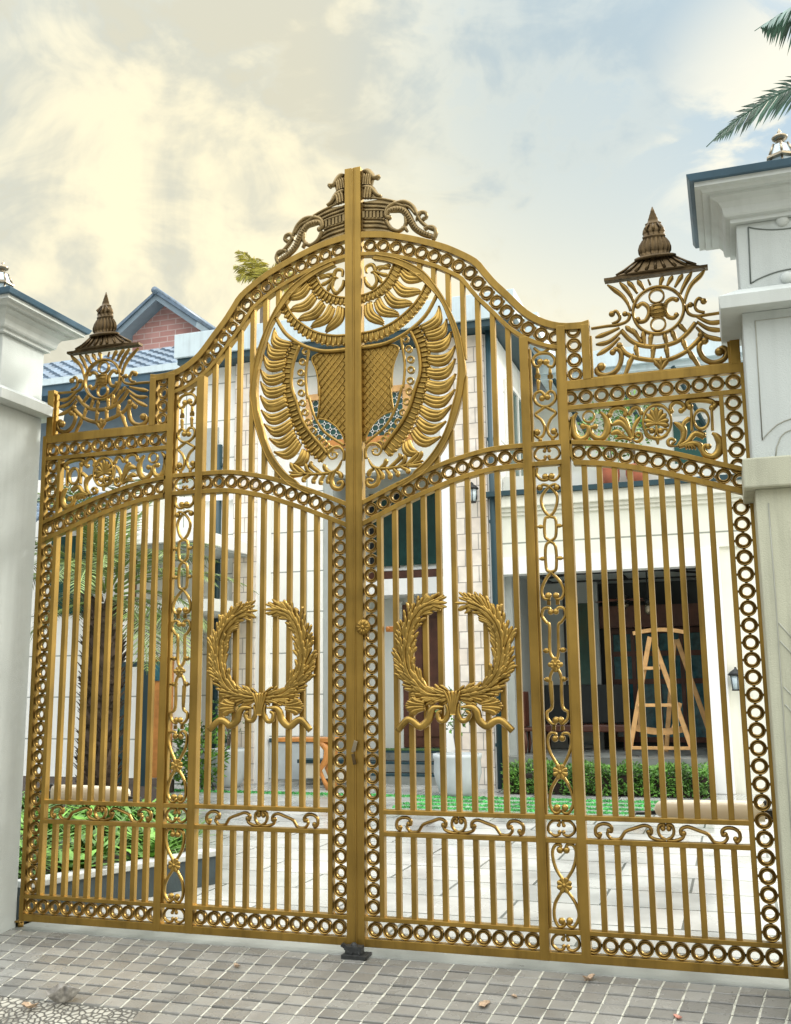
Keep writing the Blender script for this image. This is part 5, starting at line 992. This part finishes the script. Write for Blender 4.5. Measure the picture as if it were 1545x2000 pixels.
# gabled brick house behind
gb = empty('brick_house', (-11.7, 18, -.06), 'pink brick house with grey gable roof rising behind the side building', 'house')
cx, yy = -12.12, 17.0
b = MB(); b.prism([(cx-1.0,8.5),(cx+1.05,8.5),(cx+1.05,11.35),(cx+.0,12.12),(cx-1.0,11.35)], yy, yy+4); obj('gable_wall', b, BRICKW, gb)
for s in (-1, 1):
    b = MB(); e0 = (cx+s*1.25, 11.16); a0 = (cx, 12.10); n_ = .15
    b.prism([e0, a0, (a0[0], a0[1]+n_*1.2), (e0[0]+s*.05, e0[1]+n_)], yy-.45, yy+4.2); obj('barge_board', b, FASCIA2, gb)
    b = MB(); b.prism([(e0[0]+s*.06, e0[1]+n_+.005), (a0[0], a0[1]+n_*1.2+.005), (a0[0], a0[1]+n_*1.2+.08), (e0[0]+s*.13, e0[1]+n_+.06)], yy-.5, yy+4.2); obj('roof_slope', b, TILE, gb)
b = MB(); b.tube([(cx,yy-.55,12.36),(cx,yy+4.2,12.36)], .10, 10); obj('ridge_cap', b, TILE, gb)
b = MB(); tiles(b, cx+1.1, cx+6, yy+.5, yy+4, 11.1, 11.9, 16, 6); obj('rear_roof', b, TILE, gb)

# ------------------------------------------------------------------ sky, sun, camera
w = bpy.data.worlds.new('World'); scn.world = w; w.use_nodes = True; nt = w.node_tree; N = nt.nodes; L = nt.links
bg = N['Background']; bg.inputs['Strength'].default_value = .1
SUN_EL, SUN_AZ = R(32), R(44)      # azimuth from +y towards +x
sky = N.new('ShaderNodeTexSky'); sky.sky_type = 'NISHITA'; sky.sun_disc = False; sky.sun_elevation = SUN_EL; sky.sun_rotation = SUN_AZ
tc = N.new('ShaderNodeTexCoord'); sx = N.new('ShaderNodeSeparateXYZ'); L.new(tc.outputs['Generated'], sx.inputs['Vector'])
def math_(op, a, b=None, c=None):
    n = N.new('ShaderNodeMath'); n.operation = op
    for i, v in enumerate((a, b, c)):
        if v is None: continue
        if isinstance(v, (int, float)): n.inputs[i].default_value = v
        else: L.new(v, n.inputs[i])
    return n.outputs[0]
def rng(v, a, b, c=0.0, d=1.0, smooth_=True):
    n = N.new('ShaderNodeMapRange'); n.interpolation_type = 'SMOOTHSTEP' if smooth_ else 'LINEAR'
    for k, q in zip(('From Min','From Max','To Min','To Max'), (a,b,c,d)): n.inputs[k].default_value = q
    L.new(v, n.inputs['Value']); return n.outputs['Result']
def mixc(f, a, b):
    n = N.new('ShaderNodeMix'); n.data_type = 'RGBA'
    if isinstance(f, (int,float)): n.inputs['Factor'].default_value = f
    else: L.new(f, n.inputs['Factor'])
    for k, v in (('A', a), ('B', b)):
        if isinstance(v, tuple): n.inputs[k].default_value = (*v, 1)
        else: L.new(v, n.inputs[k])
    return n.outputs['Result']
def noise_(scale, detail, seed, dist=.3, zs=1.0):
    mp = N.new('ShaderNodeMapping'); mp.inputs['Scale'].default_value = (1,1,zs); mp.inputs['Location'].default_value = (seed, seed*.7, seed*.3)
    L.new(tc.outputs['Generated'], mp.inputs['Vector'])
    n = N.new('ShaderNodeTexNoise'); n.inputs['Scale'].default_value = scale; n.inputs['Detail'].default_value = detail; n.inputs['Distortion'].default_value = dist
    n.inputs['Roughness'].default_value = .58
    L.new(mp.outputs['Vector'], n.inputs['Vector']); return n.outputs['Fac']
X, Y, Zc = sx.outputs['X'], sx.outputs['Y'], sx.outputs['Z']
def lobe(d, k):   # closeness to a sky direction
    l = math.sqrt(sum(q*q for q in d)); v = [q/l for q in d]
    s = math_('ADD', math_('MULTIPLY', X, v[0]), math_('ADD', math_('MULTIPLY', Y, v[1]), math_('MULTIPLY', Zc, v[2])))
    return rng(s, 1-k, 1.0)
big = noise_(3.4, 6, 3.1, .6, 1.5); mid_ = noise_(8.0, 8, 8.4, .8, 1.4)
cl = math_('ADD', math_('MULTIPLY', big, .62), math_('MULTIPLY', mid_, .38))
S = 10.0
def c(r, g, b_): return (r*S, g*S, b_*S)
blue = mixc(.2, c(.30,.45,.56), sky.outputs['Color'])
haze_ = mixc(rng(Zc, .10, .52), c(.68,.73,.72), blue)
grey = c(.54,.52,.41); cream = c(.83,.74,.50); white = c(.75,.76,.71); slate = c(.47,.54,.57)
warm = math_('MAXIMUM', lobe((-.44,.80,.40), .14), lobe((-.20,.88,.40), .075))
shade = lobe((-.50,.735,.46), .045)
lit = mixc(warm, white, cream)
cl2 = math_('ADD', cl, math_('MULTIPLY', shade, .10))
cloudc = mixc(rng(cl2, .475, .60), lit, mixc(warm, slate, grey))
cover = math_('MAXIMUM', rng(cl, .38, .52), math_('MULTIPLY', warm, .9))
clear = lobe((-.04,.84,.54), .05)          # a blue gap in the cloud, up and right of the gate
cover = math_('MULTIPLY', cover, math_('SUBTRACT', 1.0, math_('MULTIPLY', clear, .6)))
wisp = math_('MULTIPLY', lobe((.10,.87,.47), .016), rng(mid_, .48, .62))
front = mixc(math_('MULTIPLY', wisp, .8), mixc(cover, haze_, cloudc), c(.82,.77,.62))
# unseen dome, brightened overhead and behind to fill walls and gate; dim low down
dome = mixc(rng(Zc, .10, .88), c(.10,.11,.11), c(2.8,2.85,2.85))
side = math_('MULTIPLY', rng(X, .35, .8), rng(Zc, -.05, .25))   # unseen brightness added on the right to light the bar sides
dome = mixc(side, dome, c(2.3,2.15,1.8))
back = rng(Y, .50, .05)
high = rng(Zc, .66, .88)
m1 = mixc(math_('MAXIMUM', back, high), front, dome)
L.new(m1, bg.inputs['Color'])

sl = bpy.data.lights.new('sun', 'SUN'); sl.energy = 3.8; sl.angle = R(20); sl.color = (1, .95, .86)
so = bpy.data.objects.new('sun', sl); col.objects.link(so)
d = Vector((math.sin(SUN_AZ)*math.cos(SUN_EL), math.cos(SUN_AZ)*math.cos(SUN_EL), math.sin(SUN_EL)))
so.rotation_euler = (-d).to_track_quat('-Z', 'Y').to_euler(); so.location = d*50

cam = bpy.data.cameras.new('camera'); co = bpy.data.objects.new('camera', cam); col.objects.link(co)
pitch, yaw, roll = .1718, -.3223, -.0116
fw = Vector((math.sin(yaw)*math.cos(pitch), math.cos(yaw)*math.cos(pitch), math.sin(pitch)))
rt = Vector((math.cos(yaw), -math.sin(yaw), 0)); up = rt.cross(fw)
rt2 = rt*math.cos(roll) + up*math.sin(roll); up2 = -rt*math.sin(roll) + up*math.cos(roll)
mw = Matrix((rt2, up2, -fw)).transposed().to_4x4(); mw.translation = Vector((2.3202, -6.0804, 1.5817)); co.matrix_world = mw
cam.sensor_fit = 'VERTICAL'; cam.sensor_height = 36; cam.lens = 36*1947.8/2000; cam.clip_start = .05; cam.clip_end = 3000
scn.camera = co
scn.render.engine = 'CYCLES'
vs_ = scn.view_settings; vs_.view_transform = 'Standard'; vs_.look = 'None'; vs_.exposure = .5; vs_.gamma = 1; vs_.use_curve_mapping = False
